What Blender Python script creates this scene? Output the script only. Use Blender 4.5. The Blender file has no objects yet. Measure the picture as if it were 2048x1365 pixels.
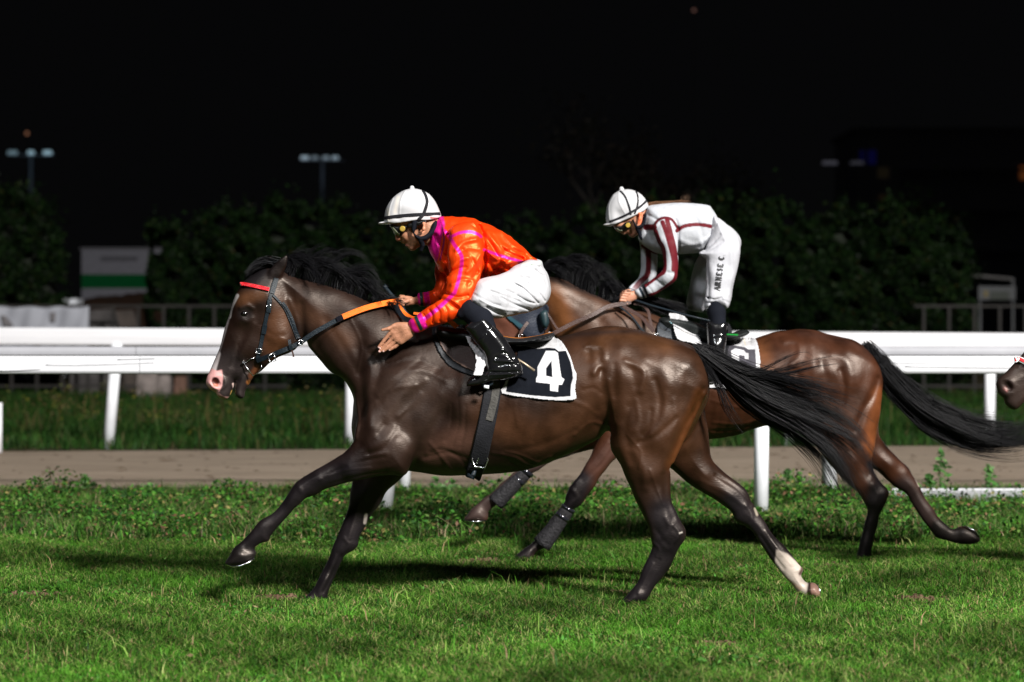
import bpy, math, random
import numpy as np
from mathutils import Vector
from mathutils.bvhtree import BVHTree

random.seed(7)
RNG = np.random.default_rng(11)
scene = bpy.context.scene
COL = scene.collection

# ------------------------------------------------------------------ camera
EYE, FPX, D0 = 1.41, 4800.0, 12.0      # eye height, focal length in photo pixels, distance to the first horse
cam_d = bpy.data.cameras.new("camera")
cam_d.sensor_width = 36.0
cam_d.lens = FPX / 2048 * 36.0
cam_d.shift_y = -42.5 / 2048
cam_d.clip_start, cam_d.clip_end = 0.5, 900.0
cam_d.dof.use_dof = True
cam_d.dof.focus_distance = D0 + 0.1
cam_d.dof.aperture_fstop = 2.2
cam = bpy.data.objects.new("camera", cam_d)
cam.location = (0, -D0, EYE)
cam.rotation_euler = (math.radians(90), 0, 0)
COL.objects.link(cam)
scene.camera = cam

# ------------------------------------------------------------------ night sky
world = bpy.data.worlds.new("World")
scene.world = world
world.use_nodes = True
bg = world.node_tree.nodes["Background"]
bg.inputs[0].default_value = (0.88, 0.9, 1.0, 1)
bg.inputs[1].default_value = 0.0020

# ------------------------------------------------------------------ racecourse key flood and an unseen added fill, both on the camera's side
def flood(name, loc, aim, power, half_deg, blend, radius, col):
    L = bpy.data.lights.new(name, 'SPOT')
    L.energy = power
    L.color = col
    L.spot_size = math.radians(half_deg * 2)
    L.spot_blend = blend
    L.shadow_soft_size = radius
    o = bpy.data.objects.new(name, L)
    o.location = loc
    o.rotation_euler = (Vector(aim) - Vector(loc)).to_track_quat('-Z', 'Y').to_euler()
    COL.objects.link(o)
    return o
flood("key_or_fill_flood", (19.5, -30.0, 25.0), (4.5, 9.0, 0.3), 208000, 26.0, 0.6, 2.6, (1.0, 0.975, 0.93))
flood("key_or_fill_flood", (-14.0, -36.0, 34.0), (0.0, 3.0, 0.3), 34000, 17.0, 0.9, 4.0, (0.93, 0.97, 1.0))  # unseen fill added to lighten the shadows, dimmer than the key

scene.view_settings.view_transform = 'Standard'
scene.view_settings.look = 'None'
scene.view_settings.exposure = 0.0
scene.view_settings.gamma = 1.0
scene.cycles.max_bounces = 6
scene.cycles.diffuse_bounces = 3
scene.cycles.transparent_max_bounces = 8

# ------------------------------------------------------------------ helpers
def W(px, py, y=0.0):
    D = D0 + y
    return (px - 1024) * D / FPX, y, EYE - (py - 640) * D / FPX

def tag(o, label=None, cat=None, group=None, kind=None):
    if label: o['label'] = label
    if cat: o['category'] = cat
    if group: o['group'] = group
    if kind: o['kind'] = kind
    return o

def empty(name, loc, label=None, cat=None, group=None, kind=None):
    o = bpy.data.objects.new(name, None)
    o.empty_display_size = 0.1
    o.location = loc
    COL.objects.link(o)
    return tag(o, label, cat, group, kind)

def link(name, me, mat=None, parent=None, smooth=True):
    """link a mesh given in world coordinates, keeping it in place under its parent"""
    o = bpy.data.objects.new(name, me)
    COL.objects.link(o)
    if mat is not None and len(me.materials) == 0:
        for m in (mat if isinstance(mat, (list, tuple)) else [mat]):
            me.materials.append(m)
    if parent is not None:
        off = Vector((0, 0, 0)); p = parent
        while p is not None:
            off += p.location; p = p.parent
        o.parent = parent
        o.location = -off
    if smooth and len(me.polygons):
        me.polygons.foreach_set("use_smooth", np.ones(len(me.polygons), dtype=bool))
    return o

def mesh_np(name, V, quads=None, tris=None, mat_idx=None):
    me = bpy.data.meshes.new(name)
    V = np.asarray(V, dtype=np.float32)
    me.vertices.add(len(V)); me.vertices.foreach_set("co", V.ravel())
    loops = []; starts = []; tot = 0
    nq = 0 if quads is None else len(quads); nt = 0 if tris is None else len(tris)
    if nq: loops.append(np.asarray(quads, dtype=np.int32).ravel()); starts.append(np.arange(nq) * 4)
    if nt: loops.append(np.asarray(tris, dtype=np.int32).ravel()); starts.append(nq * 4 + np.arange(nt) * 3)
    li = np.concatenate(loops)
    me.loops.add(len(li)); me.loops.foreach_set("vertex_index", li)
    me.polygons.add(nq + nt)
    me.polygons.foreach_set("loop_start", np.concatenate(starts).astype(np.int32))
    if mat_idx is not None: me.polygons.foreach_set("material_index", np.asarray(mat_idx, dtype=np.int32))
    me.update(calc_edges=True)
    me.validate()
    return me

class MB:
    """collects simple solids into one mesh"""
    def __init__(s): s.V = []; s.Fc = []
    def add(s, vs, fs):
        n = len(s.V); s.V += [tuple(v) for v in vs]; s.Fc += [[i + n for i in f] for f in fs]
    def box(s, lo, hi, shear=(0, 0)):
        x0, y0, z0 = lo; x1, y1, z1 = hi; sx, sy = shear
        v = [(x0, y0, z0), (x1, y0, z0), (x1, y1, z0), (x0, y1, z0),
             (x0 + sx, y0 + sy, z1), (x1 + sx, y0 + sy, z1), (x1 + sx, y1 + sy, z1), (x0 + sx, y1 + sy, z1)]
        s.add(v, [(0, 3, 2, 1), (4, 5, 6, 7), (0, 1, 5, 4), (1, 2, 6, 5), (2, 3, 7, 6), (3, 0, 4, 7)])
    def tube(s, pts, r, n=10, flat=1.0, caps=True):
        pts = [Vector(p) for p in pts]; K = len(pts)
        rr = r if isinstance(r, (list, tuple)) else [r] * K
        up = None; rings = []
        for i, p in enumerate(pts):
            t = (pts[min(i + 1, K - 1)] - pts[max(i - 1, 0)]).normalized()
            if up is None:
                a = Vector((0, 1, 0)) if abs(t.y) < 0.9 else Vector((1, 0, 0))
            else: a = up
            b = t.cross(a).normalized(); c = b.cross(t).normalized(); up = c
            rings.append([p + (b * math.cos(2 * math.pi * k / n) + c * math.sin(2 * math.pi * k / n) * flat) * rr[i] for k in range(n)])
        vs = [v for R in rings for v in R]; fs = []
        for i in range(K - 1):
            for k in range(n):
                k2 = (k + 1) % n
                fs.append((i * n + k, i * n + k2, (i + 1) * n + k2, (i + 1) * n + k))
        if caps:
            fs.append(tuple(range(n))[::-1]); fs.append(tuple((K - 1) * n + k for k in range(n)))
        s.add(vs, fs)
    def prism(s, outline_xz, y0, y1):
        n = len(outline_xz)
        vs = [(x, y0, z) for x, z in outline_xz] + [(x, y1, z) for x, z in outline_xz]
        fs = [tuple(range(n)), tuple(range(2 * n - 1, n - 1, -1))] + [(i, i + n, (i + 1) % n + n, (i + 1) % n) for i in range(n)]
        s.add(vs, fs)
    def build(s, name, mat, parent=None, smooth=False):
        me = bpy.data.meshes.new(name); me.from_pydata(s.V, [], s.Fc); me.update()
        return link(name, me, mat, parent, smooth)

def crom(P, n=5, closed=False):
    """smooth a polyline with Catmull-Rom"""
    P = np.asarray(P, dtype=float); N = len(P); out = []
    segs = N if closed else N - 1
    for i in range(segs):
        if closed: p0, p1, p2, p3 = P[i - 1], P[i], P[(i + 1) % N], P[(i + 2) % N]
        else: p0, p1, p2, p3 = P[max(i - 1, 0)], P[i], P[i + 1], P[min(i + 2, N - 1)]
        for k in range(n):
            t = k / n
            out.append(0.5 * ((2 * p1) + (-p0 + p2) * t + (2 * p0 - 5 * p1 + 4 * p2 - p3) * t * t + (-p0 + 3 * p1 - 3 * p2 + p3) * t ** 3))
    if not closed: out.append(P[-1])
    return np.array(out)

def dist_poly(X, Z, P, closed=True):
    """unsigned distance to a polyline, and inside flag"""
    d2 = np.full(X.shape, 1e9); ins = np.zeros(X.shape, bool); n = len(P)
    for i in range(n if closed else n - 1):
        a = P[i]; b = P[(i + 1) % n]; e = b - a; L = float(e @ e) + 1e-12
        wx = X - a[0]; wz = Z - a[1]
        t = np.clip((wx * e[0] + wz * e[1]) / L, 0, 1)
        d2 = np.minimum(d2, (wx - t * e[0]) ** 2 + (wz - t * e[1]) ** 2)
        if closed and a[1] != b[1]:
            c = ((a[1] > Z) != (b[1] > Z)) & (X < (b[0] - a[0]) * (Z - a[1]) / (b[1] - a[1]) + a[0])
            ins ^= c
    return np.sqrt(d2), ins

def smin(a, b, k):
    h = np.maximum(k - np.abs(a - b), 0) / k
    return np.minimum(a, b) - h * h * (k * 0.25)

class Vol:
    """a solid grown from rounded outlines and capsules, turned into ONE smooth surface"""
    def __init__(s, lo, hi, h):
        s.h = h; s.lo = np.array(lo, float)
        n = np.ceil((np.array(hi) - s.lo) / h).astype(int) + 1
        s.ax = [(s.lo[i] + np.arange(n[i]) * h).astype(np.float32) for i in range(3)]
        s.F = np.full(n, 0.5, dtype=np.float32)
    def rng(s, lo, hi):
        r = []
        for i in range(3):
            a = int(max(0, math.floor((lo[i] - s.lo[i]) / s.h))); b = int(min(len(s.ax[i]), math.ceil((hi[i] - s.lo[i]) / s.h) + 1))
            r.append(slice(a, max(a + 1, b)))
        return tuple(r)
    def part(s, poly, ctrl, k=0.03, conv=None, cut=False, sm=4, grow=0.0):
        """poly in photo pixels; ctrl: (px, py, R px, T metres, y centre)"""
        cy = np.mean([c[4] for c in ctrl]) if conv is None else conv
        org = s.oy
        sc = (D0 + org + cy) / FPX
        P = crom(poly, sm, True)
        P = np.stack([(P[:, 0] - 1024) * sc, EYE - (P[:, 1] - 640) * sc], 1)
        C = np.array([[(c[0] - 1024) * sc, EYE - (c[1] - 640) * sc, c[2] * sc, c[3], c[4] + org] for c in ctrl])
        m = 0.05 + grow; tm = C[:, 3].max() + m
        R = s.rng((P[:, 0].min() - m, C[:, 4].min() - tm, P[:, 1].min() - m), (P[:, 0].max() + m, C[:, 4].max() + tm, P[:, 1].max() + m))
        X, Z = np.meshgrid(s.ax[0][R[0]].astype(float), s.ax[2][R[2]].astype(float), indexing='ij')
        d, ins = dist_poly(X, Z, P); d = np.where(ins, d, -d) + grow
        w = [1.0 / ((X - c[0]) ** 2 + (Z - c[1]) ** 2 + 4e-4) ** 1.6 for c in C]; ws = sum(w)
        Rr = sum(a * c[2] for a, c in zip(w, C)) / ws + grow; T = sum(a * c[3] for a, c in zip(w, C)) / ws + grow; yc = sum(a * c[4] for a, c in zip(w, C)) / ws
        e = np.maximum(Rr - d, 0).astype(np.float32)[:, None, :]
        q = (Rr / T).astype(np.float32)[:, None, :]
        Y = s.ax[1][R[1]][None, :, None]
        f = np.sqrt(e * e + ((Y - yc.astype(np.float32)[:, None, :]) * q) ** 2) - Rr.astype(np.float32)[:, None, :]
        f /= np.maximum(1.0, q * 0.8)
        if cut: s.F[R] = -smin(-s.F[R], f, k)
        else: s.F[R] = smin(s.F[R], f, k)
    def tubes(s, pts, radii, k=0.01, cut=False):
        pts = [np.array(p, float) for p in pts]
        for i in range(len(pts) - 1):
            a, b = pts[i], pts[i + 1]; ra, rb = radii[i], radii[i + 1]; m = max(ra, rb) + 0.04
            R = s.rng(np.minimum(a, b) - m, np.maximum(a, b) + m)
            X = s.ax[0][R[0]][:, None, None]; Y = s.ax[1][R[1]][None, :, None]; Z = s.ax[2][R[2]][None, None, :]
            e = b - a; L = float(e @ e) + 1e-12
            t = np.clip(((X - a[0]) * e[0] + (Y - a[1]) * e[1] + (Z - a[2]) * e[2]) / L, 0, 1)
            f = (np.sqrt((X - a[0] - t * e[0]) ** 2 + (Y - a[1] - t * e[1]) ** 2 + (Z - a[2] - t * e[2]) ** 2) - (ra + (rb - ra) * t)).astype(np.float32)
            if cut: s.F[R] = -smin(-s.F[R], f, k)
            else: s.F[R] = smin(s.F[R], f, k)
    def ptubes(s, pts, radii_px, **kw):
        sc = [(D0 + s.oy + p[2]) / FPX for p in pts]
        s.tubes([W(p[0], p[1], s.oy + p[2]) for p in pts], [r * q for r, q in zip(radii_px, sc)], **kw)
    def stroke(s, pts, w, amp, side=-1, y0=-0.03, conv=-0.15, sm=4):
        """raise (amp > 0) or sink a line of relief; w in pixels, amp in metres; on the near side, or both when side = 0"""
        sc = (D0 + s.oy + conv) / FPX
        P = crom(pts, sm) if len(pts) > 1 else np.array([pts[0], (pts[0][0] + 0.1, pts[0][1])], float)
        P = np.stack([(P[:, 0] - 1024) * sc, EYE - (P[:, 1] - 640) * sc], 1); wm = w * sc
        m = 2.6 * wm
        R = s.rng((P[:, 0].min() - m, -9, P[:, 1].min() - m), (P[:, 0].max() + m, 9, P[:, 1].max() + m))
        X, Z = np.meshgrid(s.ax[0][R[0]].astype(float), s.ax[2][R[2]].astype(float), indexing='ij')
        d, _ = dist_poly(X, Z, P, closed=False)
        g = (amp * np.exp(-(d / wm) ** 2)).astype(np.float32)[:, None, :]
        if side != 0:
            Y = s.ax[1][R[1]][None, :, None] - s.oy
            g = g / (1 + np.exp(np.clip(-side * (Y - y0) * 60, -30, 30)))
        s.F[R] -= g
    def wobble(s, amp, lam, seed=0):
        r = np.random.default_rng(seed)
        for j in range(3):
            k = r.normal(size=3); k *= 2 * math.pi / lam / np.linalg.norm(k); ph = r.uniform(0, 6.28)
            X = np.sin(s.ax[0] * k[0] + ph); Y = np.sin(s.ax[1] * k[1] + 1.3 * ph); Z = np.sin(s.ax[2] * k[2] + 2.1 * ph)
            s.F += (amp * (X[:, None, None] * Y[None, :, None] * Z[None, None, :])).astype(np.float32)
    def mesh(s, name):
        F = s.F; h = s.h
        F[0], F[-1] = 0.5, 0.5; F[:, 0], F[:, -1] = 0.5, 0.5; F[:, :, 0], F[:, :, -1] = 0.5, 0.5
        I = F < 0
        nx, ny, nz = F.shape
        cnt = np.zeros((nx - 1, ny - 1, nz - 1), np.int8)
        for a in (0, 1):
            for b in (0, 1):
                for c in (0, 1):
                    cnt += I[a:nx - 1 + a, b:ny - 1 + b, c:nz - 1 + c]
        act = np.argwhere((cnt > 0) & (cnt < 8))
        idx = np.full(cnt.shape, -1, np.int32); idx[tuple(act.T)] = np.arange(len(act))
        acc = np.zeros((len(act), 3)); num = np.zeros(len(act))
        corners = [(a, b, c) for a in (0, 1) for b in (0, 1) for c in (0, 1)]
        vals = {c: F[act[:, 0] + c[0], act[:, 1] + c[1], act[:, 2] + c[2]].astype(float) for c in corners}
        for c in corners:
            for ax in range(3):
                if c[ax] == 0:
                    c2 = list(c); c2[ax] = 1; c2 = tuple(c2)
                    va, vb = vals[c], vals[c2]; m = (va < 0) != (vb < 0)
                    t = np.where(m, va / np.where(m, va - vb, 1), 0)
                    p = np.tile(np.array(c, float), (len(act), 1)); p[:, ax] += t
                    acc += p * m[:, None]; num += m
        V = s.lo + (act + acc / num[:, None]) * h
        quads = []
        for ax in range(3):
            sl0 = [slice(1, -1)] * 3; sl1 = [slice(1, -1)] * 3
            sl0[ax] = slice(0, -1); sl1[ax] = slice(1, None)
            A = I[tuple(sl0)]; B = I[tuple(sl1)]
            e = np.argwhere(A != B); off = np.ones(3, int); off[ax] = 0; e = e + off
            fl = I[e[:, 0], e[:, 1], e[:, 2]]
            u, v = [(1, 2), (2, 0), (0, 1)][ax]
            du = np.zeros(3, int); du[u] = 1; dv = np.zeros(3, int); dv[v] = 1
            q = np.stack([idx[tuple((e - du - dv).T)], idx[tuple((e - dv).T)], idx[tuple(e.T)], idx[tuple((e - du).T)]], 1)
            q[~fl] = q[~fl][:, ::-1]
            quads.append(q)
        Q = np.concatenate(quads); Q = Q[(Q >= 0).all(1)]
        del cnt, idx
        # relax a little
        for lam in (0.5, -0.52) * 2:
            A = np.zeros_like(V); n = np.zeros(len(V))
            for i in range(4):
                a, b = Q[:, i], Q[:, (i + 1) % 4]
                for d in range(3):
                    A[:, d] += np.bincount(a, V[b, d], len(V)) + np.bincount(b, V[a, d], len(V))
                n += np.bincount(a, minlength=len(V)) + np.bincount(b, minlength=len(V))
            V = V + lam * (A / np.maximum(n, 1)[:, None] - V)
        return mesh_np(name, V, quads=Q)

def vol_px(x0, y0, x1, y1, ya, yb, h, oy=0.0):
    a = W(x0, y1, oy); b = W(x1, y0, oy)
    v = Vol((a[0], oy + ya, a[2]), (b[0], oy + yb, b[2]), h); v.oy = oy
    return v

def verts(me):
    V = np.empty(len(me.vertices) * 3, np.float32); me.vertices.foreach_get("co", V); return V.reshape(-1, 3).astype(float)

def to_px(V):
    D = D0 + V[:, 1]
    return 1024 + V[:, 0] * FPX / D, 640 - (V[:, 2] - EYE) * FPX / D

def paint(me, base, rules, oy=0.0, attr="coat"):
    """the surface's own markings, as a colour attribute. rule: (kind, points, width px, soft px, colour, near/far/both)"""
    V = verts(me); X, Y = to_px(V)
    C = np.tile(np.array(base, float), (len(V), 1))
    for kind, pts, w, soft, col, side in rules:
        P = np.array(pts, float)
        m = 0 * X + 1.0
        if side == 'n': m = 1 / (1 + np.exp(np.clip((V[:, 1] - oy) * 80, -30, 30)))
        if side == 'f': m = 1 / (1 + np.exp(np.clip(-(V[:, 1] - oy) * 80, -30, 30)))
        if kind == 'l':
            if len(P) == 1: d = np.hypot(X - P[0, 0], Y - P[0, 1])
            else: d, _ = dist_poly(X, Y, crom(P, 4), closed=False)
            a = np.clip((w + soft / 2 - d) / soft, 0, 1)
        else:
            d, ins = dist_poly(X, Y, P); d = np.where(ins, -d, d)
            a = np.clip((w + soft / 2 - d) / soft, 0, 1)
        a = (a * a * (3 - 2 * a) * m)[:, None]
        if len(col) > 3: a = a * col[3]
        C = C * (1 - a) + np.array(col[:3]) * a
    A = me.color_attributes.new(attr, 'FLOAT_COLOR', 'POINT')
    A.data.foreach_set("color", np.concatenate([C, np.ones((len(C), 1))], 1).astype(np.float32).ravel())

def bvh(me_or_obj):
    me = me_or_obj
    return BVHTree.FromPolygons([v.co[:] for v in me.vertices], [p.vertices[:] for p in me.polygons])

CAMP = Vector((0, -D0, EYE))
def cast(trees, px, py, fallback=None):
    d = (Vector(W(px, py, 0)) - CAMP).normalized(); best = None
    for t in trees:
        h = t.ray_cast(CAMP, d)
        if h[0] is not None and (best is None or h[3] < best[3]): best = h
    if best is not None: return best[0], best[1]
    if fallback is not None:
        return Vector(W(px, py, fallback)), Vector((0, -1, 0))
    return None, None

def ribbon(name, P, Nn, width, thick, mat, parent=None):
    """a strap along points P (world), lying on normals Nn"""
    K = len(P); V = []; Fq = []
    for i in range(K):
        t = (P[min(i + 1, K - 1)] - P[max(i - 1, 0)]).normalized(); n = Nn[i].normalized()
        b = t.cross(n).normalized(); n = b.cross(t).normalized()
        w = (width[i] if isinstance(width, (list, tuple)) else width) / 2
        for (u, v) in ((-w, 0), (w, 0), (w * 0.9, thick), (-w * 0.9, thick)):
            V.append(P[i] + b * u + n * v)
    for i in range(K - 1):
        for k in range(4):
            Fq.append((i * 4 + k, i * 4 + (k + 1) % 4, (i + 1) * 4 + (k + 1) % 4, (i + 1) * 4 + k))
    Fq += [(0, 3, 2, 1), tuple((K - 1) * 4 + k for k in range(4))]
    me = bpy.data.meshes.new(name); me.from_pydata([tuple(v) for v in V], [], Fq); me.update()
    return link(name, me, mat, parent, smooth=False)

def strap(name, trees, px, width, mat, parent=None, off=0.003, thick=0.004, fallback=-0.1, sm=5, flat=True):
    P = crom(px, sm); pts = []; nr = []; last = fallback
    for x, y in P:
        p, n = cast(trees, x, y, last)
        last = p.y
        if n.y > -0.25: n = Vector((n.x, -0.25, n.z)).normalized()
        pts.append(p + n * off); nr.append(n)
    for _ in range(2):
        pts = [pts[0]] + [(pts[i - 1] + pts[i] * 2 + pts[i + 1]) / 4 for i in range(1, len(pts) - 1)] + [pts[-1]]
        nr = [nr[0]] + [(nr[i - 1] + nr[i] * 2 + nr[i + 1]).normalized() for i in range(1, len(nr) - 1)] + [nr[-1]]
    return ribbon(name, pts, nr, width, thick, mat, parent)

def patch(name, trees, poly, mat, parent=None, step=2.0, off=0.008, thick=0.004, rules=None, base=(.5, .5, .5), fallback=-0.2, bump=None, sm=4, blur=2):
    """cloth or leather of a given outline laid over the surface below it"""
    P = crom(poly, sm, True)
    x0, y0 = P.min(0); x1, y1 = P.max(0)
    nx = int((x1 - x0) / step) + 2; ny = int((y1 - y0) / step) + 2
    gx = x0 + np.arange(nx) * step; gy = y0 + np.arange(ny) * step
    GX, GY = np.meshgrid(gx, gy, indexing='ij')
    dep = np.full((nx, ny), np.nan)
    for i in range(nx):
        for j in range(ny):
            p, n = cast(trees, gx[i], gy[j])
            if p is not None: dep[i, j] = p.y
    if np.isnan(dep).all(): dep[:] = fallback
    for _ in range(60):
        nan = np.isnan(dep)
        if not nan.any(): break
        pad = np.pad(dep, 1, constant_values=np.nan)
        nb = np.stack([pad[:-2, 1:-1], pad[2:, 1:-1], pad[1:-1, :-2], pad[1:-1, 2:]])
        with np.errstate(all='ignore'):
            import warnings
            with warnings.catch_warnings():
                warnings.simplefilter('ignore'); mm = np.nanmean(nb, 0)
        dep = np.where(nan, mm, dep)
    dep = np.nan_to_num(dep, nan=fallback)
    for _ in range(blur):
        pad = np.pad(dep, 1, mode='edge'); dep = np.minimum(dep, (pad[:-2, 1:-1] + pad[2:, 1:-1] + pad[1:-1, :-2] + pad[1:-1, 2:]) / 4)
    if bump: dep = dep - bump(GX, GY)
    dep = dep - off
    d, ins = dist_poly(GX, GY, P); keep = ins | (d < step * 0.7)
    # pull the rim onto the outline
    V = np.stack([(GX - 1024) * (D0 + dep) / FPX, dep, EYE - (GY - 640) * (D0 + dep) / FPX], -1).reshape(-1, 3)
    idx = np.arange(nx * ny).reshape(nx, ny)
    cell = keep[:-1, :-1] & keep[1:, :-1] & keep[1:, 1:] & keep[:-1, 1:]
    q = np.stack([idx[:-1, :-1], idx[:-1, 1:], idx[1:, 1:], idx[1:, :-1]], -1)[cell]
    used = np.unique(q); re = np.full(nx * ny, -1); re[used] = np.arange(len(used))
    me = mesh_np(name, V[used], quads=re[q])
    if rules is not None: paint(me, base, rules, oy=99 if False else 0)
    o = link(name, me, mat, parent)
    m = o.modifiers.new("thickness", 'SOLIDIFY'); m.thickness = thick; m.offset = -1
    return o

# ------------------------------------------------------------------ materials
MATS = {}
def nodes(name):
    m = bpy.data.materials.new(name); m.use_nodes = True
    nt = m.node_tree; b = nt.nodes["Principled BSDF"]; MATS[name] = m
    return m, nt, b
def nn(nt, t, **kw):
    n = nt.nodes.new(t)
    for k, v in kw.items():
        if k.startswith('i_'): n.inputs[int(k[2:]) if k[2:].isdigit() else k[2:]].default_value = v
        else: setattr(n, k, v)
    return n
def mat(name, col, rough=0.5, spec=0.5, metal=0.0, bump=0.0, bscale=60.0, var=0.15, vscale=8.0, stretch=None, attr=None, coat=0.0, sheen=0.0, emit=None, rvar=0.0, bdist=0.01, ):
    m, nt, b = nodes(name)
    b.inputs["Roughness"].default_value = rough
    b.inputs["Specular IOR Level"].default_value = spec
    b.inputs["Metallic"].default_value = metal
    b.inputs["Coat Weight"].default_value = coat
    if sheen: b.inputs["Sheen Weight"].default_value = sheen
    tc = nn(nt, "ShaderNodeTexCoord"); mp = nn(nt, "ShaderNodeMapping")
    if stretch: mp.inputs["Scale"].default_value = stretch
    nt.links.new(tc.outputs["Object"], mp.inputs[0])
    nz = nn(nt, "ShaderNodeTexNoise"); nz.inputs["Scale"].default_value = vscale; nz.inputs["Detail"].default_value = 5
    nt.links.new(mp.outputs[0], nz.inputs["Vector"])
    mx = nn(nt, "ShaderNodeMix", data_type='RGBA', blend_type='MULTIPLY'); mx.inputs[0].default_value = 1.0
    rp = nn(nt, "ShaderNodeMapRange"); rp.inputs[1].default_value = 0.3; rp.inputs[2].default_value = 0.7
    rp.inputs[3].default_value = 1 - var; rp.inputs[4].default_value = 1 + var
    nt.links.new(nz.outputs[0], rp.inputs[0]); nt.links.new(rp.outputs[0], mx.inputs[7])
    if attr:
        at = nn(nt, "ShaderNodeAttribute"); at.attribute_name = attr; nt.links.new(at.outputs["Color"], mx.inputs[6])
    else: mx.inputs[6].default_value = (*col, 1)
    nt.links.new(mx.outputs[2], b.inputs["Base Color"])
    if rvar:
        r2 = nn(nt, "ShaderNodeMapRange"); r2.inputs[1].default_value = 0.3; r2.inputs[2].default_value = 0.7
        r2.inputs[3].default_value = rough - rvar; r2.inputs[4].default_value = rough + rvar
        nt.links.new(nz.outputs[0], r2.inputs[0]); nt.links.new(r2.outputs[0], b.inputs["Roughness"])
    if bump:
        n2 = nn(nt, "ShaderNodeTexNoise"); n2.inputs["Scale"].default_value = bscale; n2.inputs["Detail"].default_value = 4
        nt.links.new(mp.outputs[0], n2.inputs["Vector"])
        bp = nn(nt, "ShaderNodeBump"); bp.inputs["Strength"].default_value = bump; bp.inputs["Distance"].default_value = bdist
        nt.links.new(n2.outputs[0], bp.inputs["Height"]); nt.links.new(bp.outputs[0], b.inputs["Normal"])
    if emit:
        b.inputs["Emission Color"].default_value = (*emit[0], 1); b.inputs["Emission Strength"].default_value = emit[1]
    return m
M = {}
M['coat'] = mat("horse_coat", None, rough=0.43, spec=0.36, attr="coat", var=0.45, vscale=7, bump=0.22, bscale=13, rvar=0.08, bdist=0.010)
_nt = M['coat'].node_tree; _b = _nt.nodes["Principled BSDF"]; _b.inputs["Specular Tint"].default_value = (1.0, .87, .78, 1)
_fn = nn(_nt, "ShaderNodeTexNoise"); _fn.inputs["Scale"].default_value = 170; _fn.inputs["Detail"].default_value = 3
_mp = nn(_nt, "ShaderNodeMapping"); _mp.inputs["Scale"].default_value = (.35, 1, 1); _mp.inputs["Rotation"].default_value = (0, .6, 0); _tc = nn(_nt, "ShaderNodeTexCoord")
_nt.links.new(_tc.outputs["Object"], _mp.inputs[0]); _nt.links.new(_mp.outputs[0], _fn.inputs["Vector"])
_b2 = nn(_nt, "ShaderNodeBump"); _b2.inputs["Strength"].default_value = .32; _b2.inputs["Distance"].default_value = .003
_old = _b.inputs["Normal"].links[0].from_socket
_nt.links.new(_fn.outputs[0], _b2.inputs["Height"]); _nt.links.new(_old, _b2.inputs["Normal"]); _nt.links.new(_b2.outputs[0], _b.inputs["Normal"])
M['hair'] = mat("black_horsehair", (0.0035, 0.0033, 0.0042), rough=0.40, spec=0.20, var=0.5, vscale=30)
M['eye'] = mat("horse_eye", (0.004, 0.003, 0.003), rough=0.08, spec=0.5)
M['strapblk'] = mat("black_leather_strap", (0.006, 0.011, 0.016), spec=0.3, rough=0.45, bump=0.3, bscale=200)
M['strapbrn'] = mat("brown_leather_strap", (0.055, 0.026, 0.02), rough=0.45, bump=0.3, bscale=200)
M['redband'] = mat("red_beaded_band", (0.62, 0.01, 0.02), rough=0.3, bump=0.8, bscale=260)
M['orangerubber'] = mat("orange_rubber_grip", (0.9, 0.16, 0.004), rough=0.5, bump=0.6, bscale=300)
M['steel'] = mat("polished_steel", (0.75, 0.76, 0.78), rough=0.22, metal=1.0, var=0.05)
M['silk'] = mat("orange_silk", None, rough=0.46, spec=0.3, metal=0.5, attr="coat", var=0.10, vscale=10, bump=0.38, bscale=7, stretch=(1.5, 1, 0.75), bdist=0.03)
M['whitecloth'] = mat("white_race_cloth", None, rough=0.66, spec=0.2, attr="coat", var=0.07, vscale=14, bump=0.8, bscale=13, stretch=(1.2, 1, 0.8), bdist=0.012)
M['cloth'] = mat("saddle_cloth_fabric", None, rough=0.85, spec=0.06, attr="coat", var=0.10, vscale=30, bump=0.4, bscale=30, bdist=0.01)
M['skin'] = mat("skin", None, rough=0.48, spec=0.4, attr="coat", var=0.10, vscale=60, bump=0.2, bscale=140)
M['helmet'] = mat("white_helmet_cover", None, rough=0.33, spec=0.5, attr="coat", var=0.05, vscale=20)
M['blackband'] = mat("black_elastic", (0.010, 0.010, 0.013), spec=0.15, rough=0.6, bump=0.3, bscale=300)
M['boot'] = mat("black_patent_boot", (0.006, 0.006, 0.007), rough=0.16, spec=0.65, bump=0.25, bscale=16, var=0.1, bdist=0.012)
M['sock'] = mat("black_sock", (0.006, 0.007, 0.011), spec=0.1, rough=0.85, bump=0.3, bscale=250)
M['goggle'] = mat("goggle_rubber", (0.006, 0.006, 0.006), rough=0.3, spec=0.35)
M['lens'] = mat("goggle_lens", (0.22, 0.23, 0.16), rough=0.08, spec=0.9, coat=1.0)
M['brass'] = mat("brass_disc", (0.62, 0.42, 0.08), rough=0.35, metal=0.7)
M['saddle'] = mat("saddle_leather", None, rough=0.5, spec=0.25, attr="coat", bump=0.25, bscale=90)
M['girth'] = mat("black_elastic_girth", (0.014, 0.014, 0.017), spec=0.15, rough=0.75, bump=0.3, bscale=120, var=0.35)
M['legboot'] = mat("grey_leg_boot", (0.014, 0.013, 0.015), rough=0.7, spec=0.25, bump=0.8, bscale=90, var=0.6, vscale=70)
M['legboottop'] = mat("shiny_black_tape", (0.01, 0.01, 0.014), rough=0.12, spec=0.8)
M['railwhite'] = mat("white_plastic_rail", (0.60, 0.60, 0.63), rough=0.45, var=0.05, vscale=3, stretch=(0.4, 1, 4))
M['railgrey'] = mat("middle_rail_grey", (0.34, 0.34, 0.37), rough=0.6, var=0.1, vscale=3)  # plain grey of the middle rail
M['postwhite'] = mat("white_post_paint", (0.74, 0.75, 0.79), rough=0.5, var=0.1, vscale=6)
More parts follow.
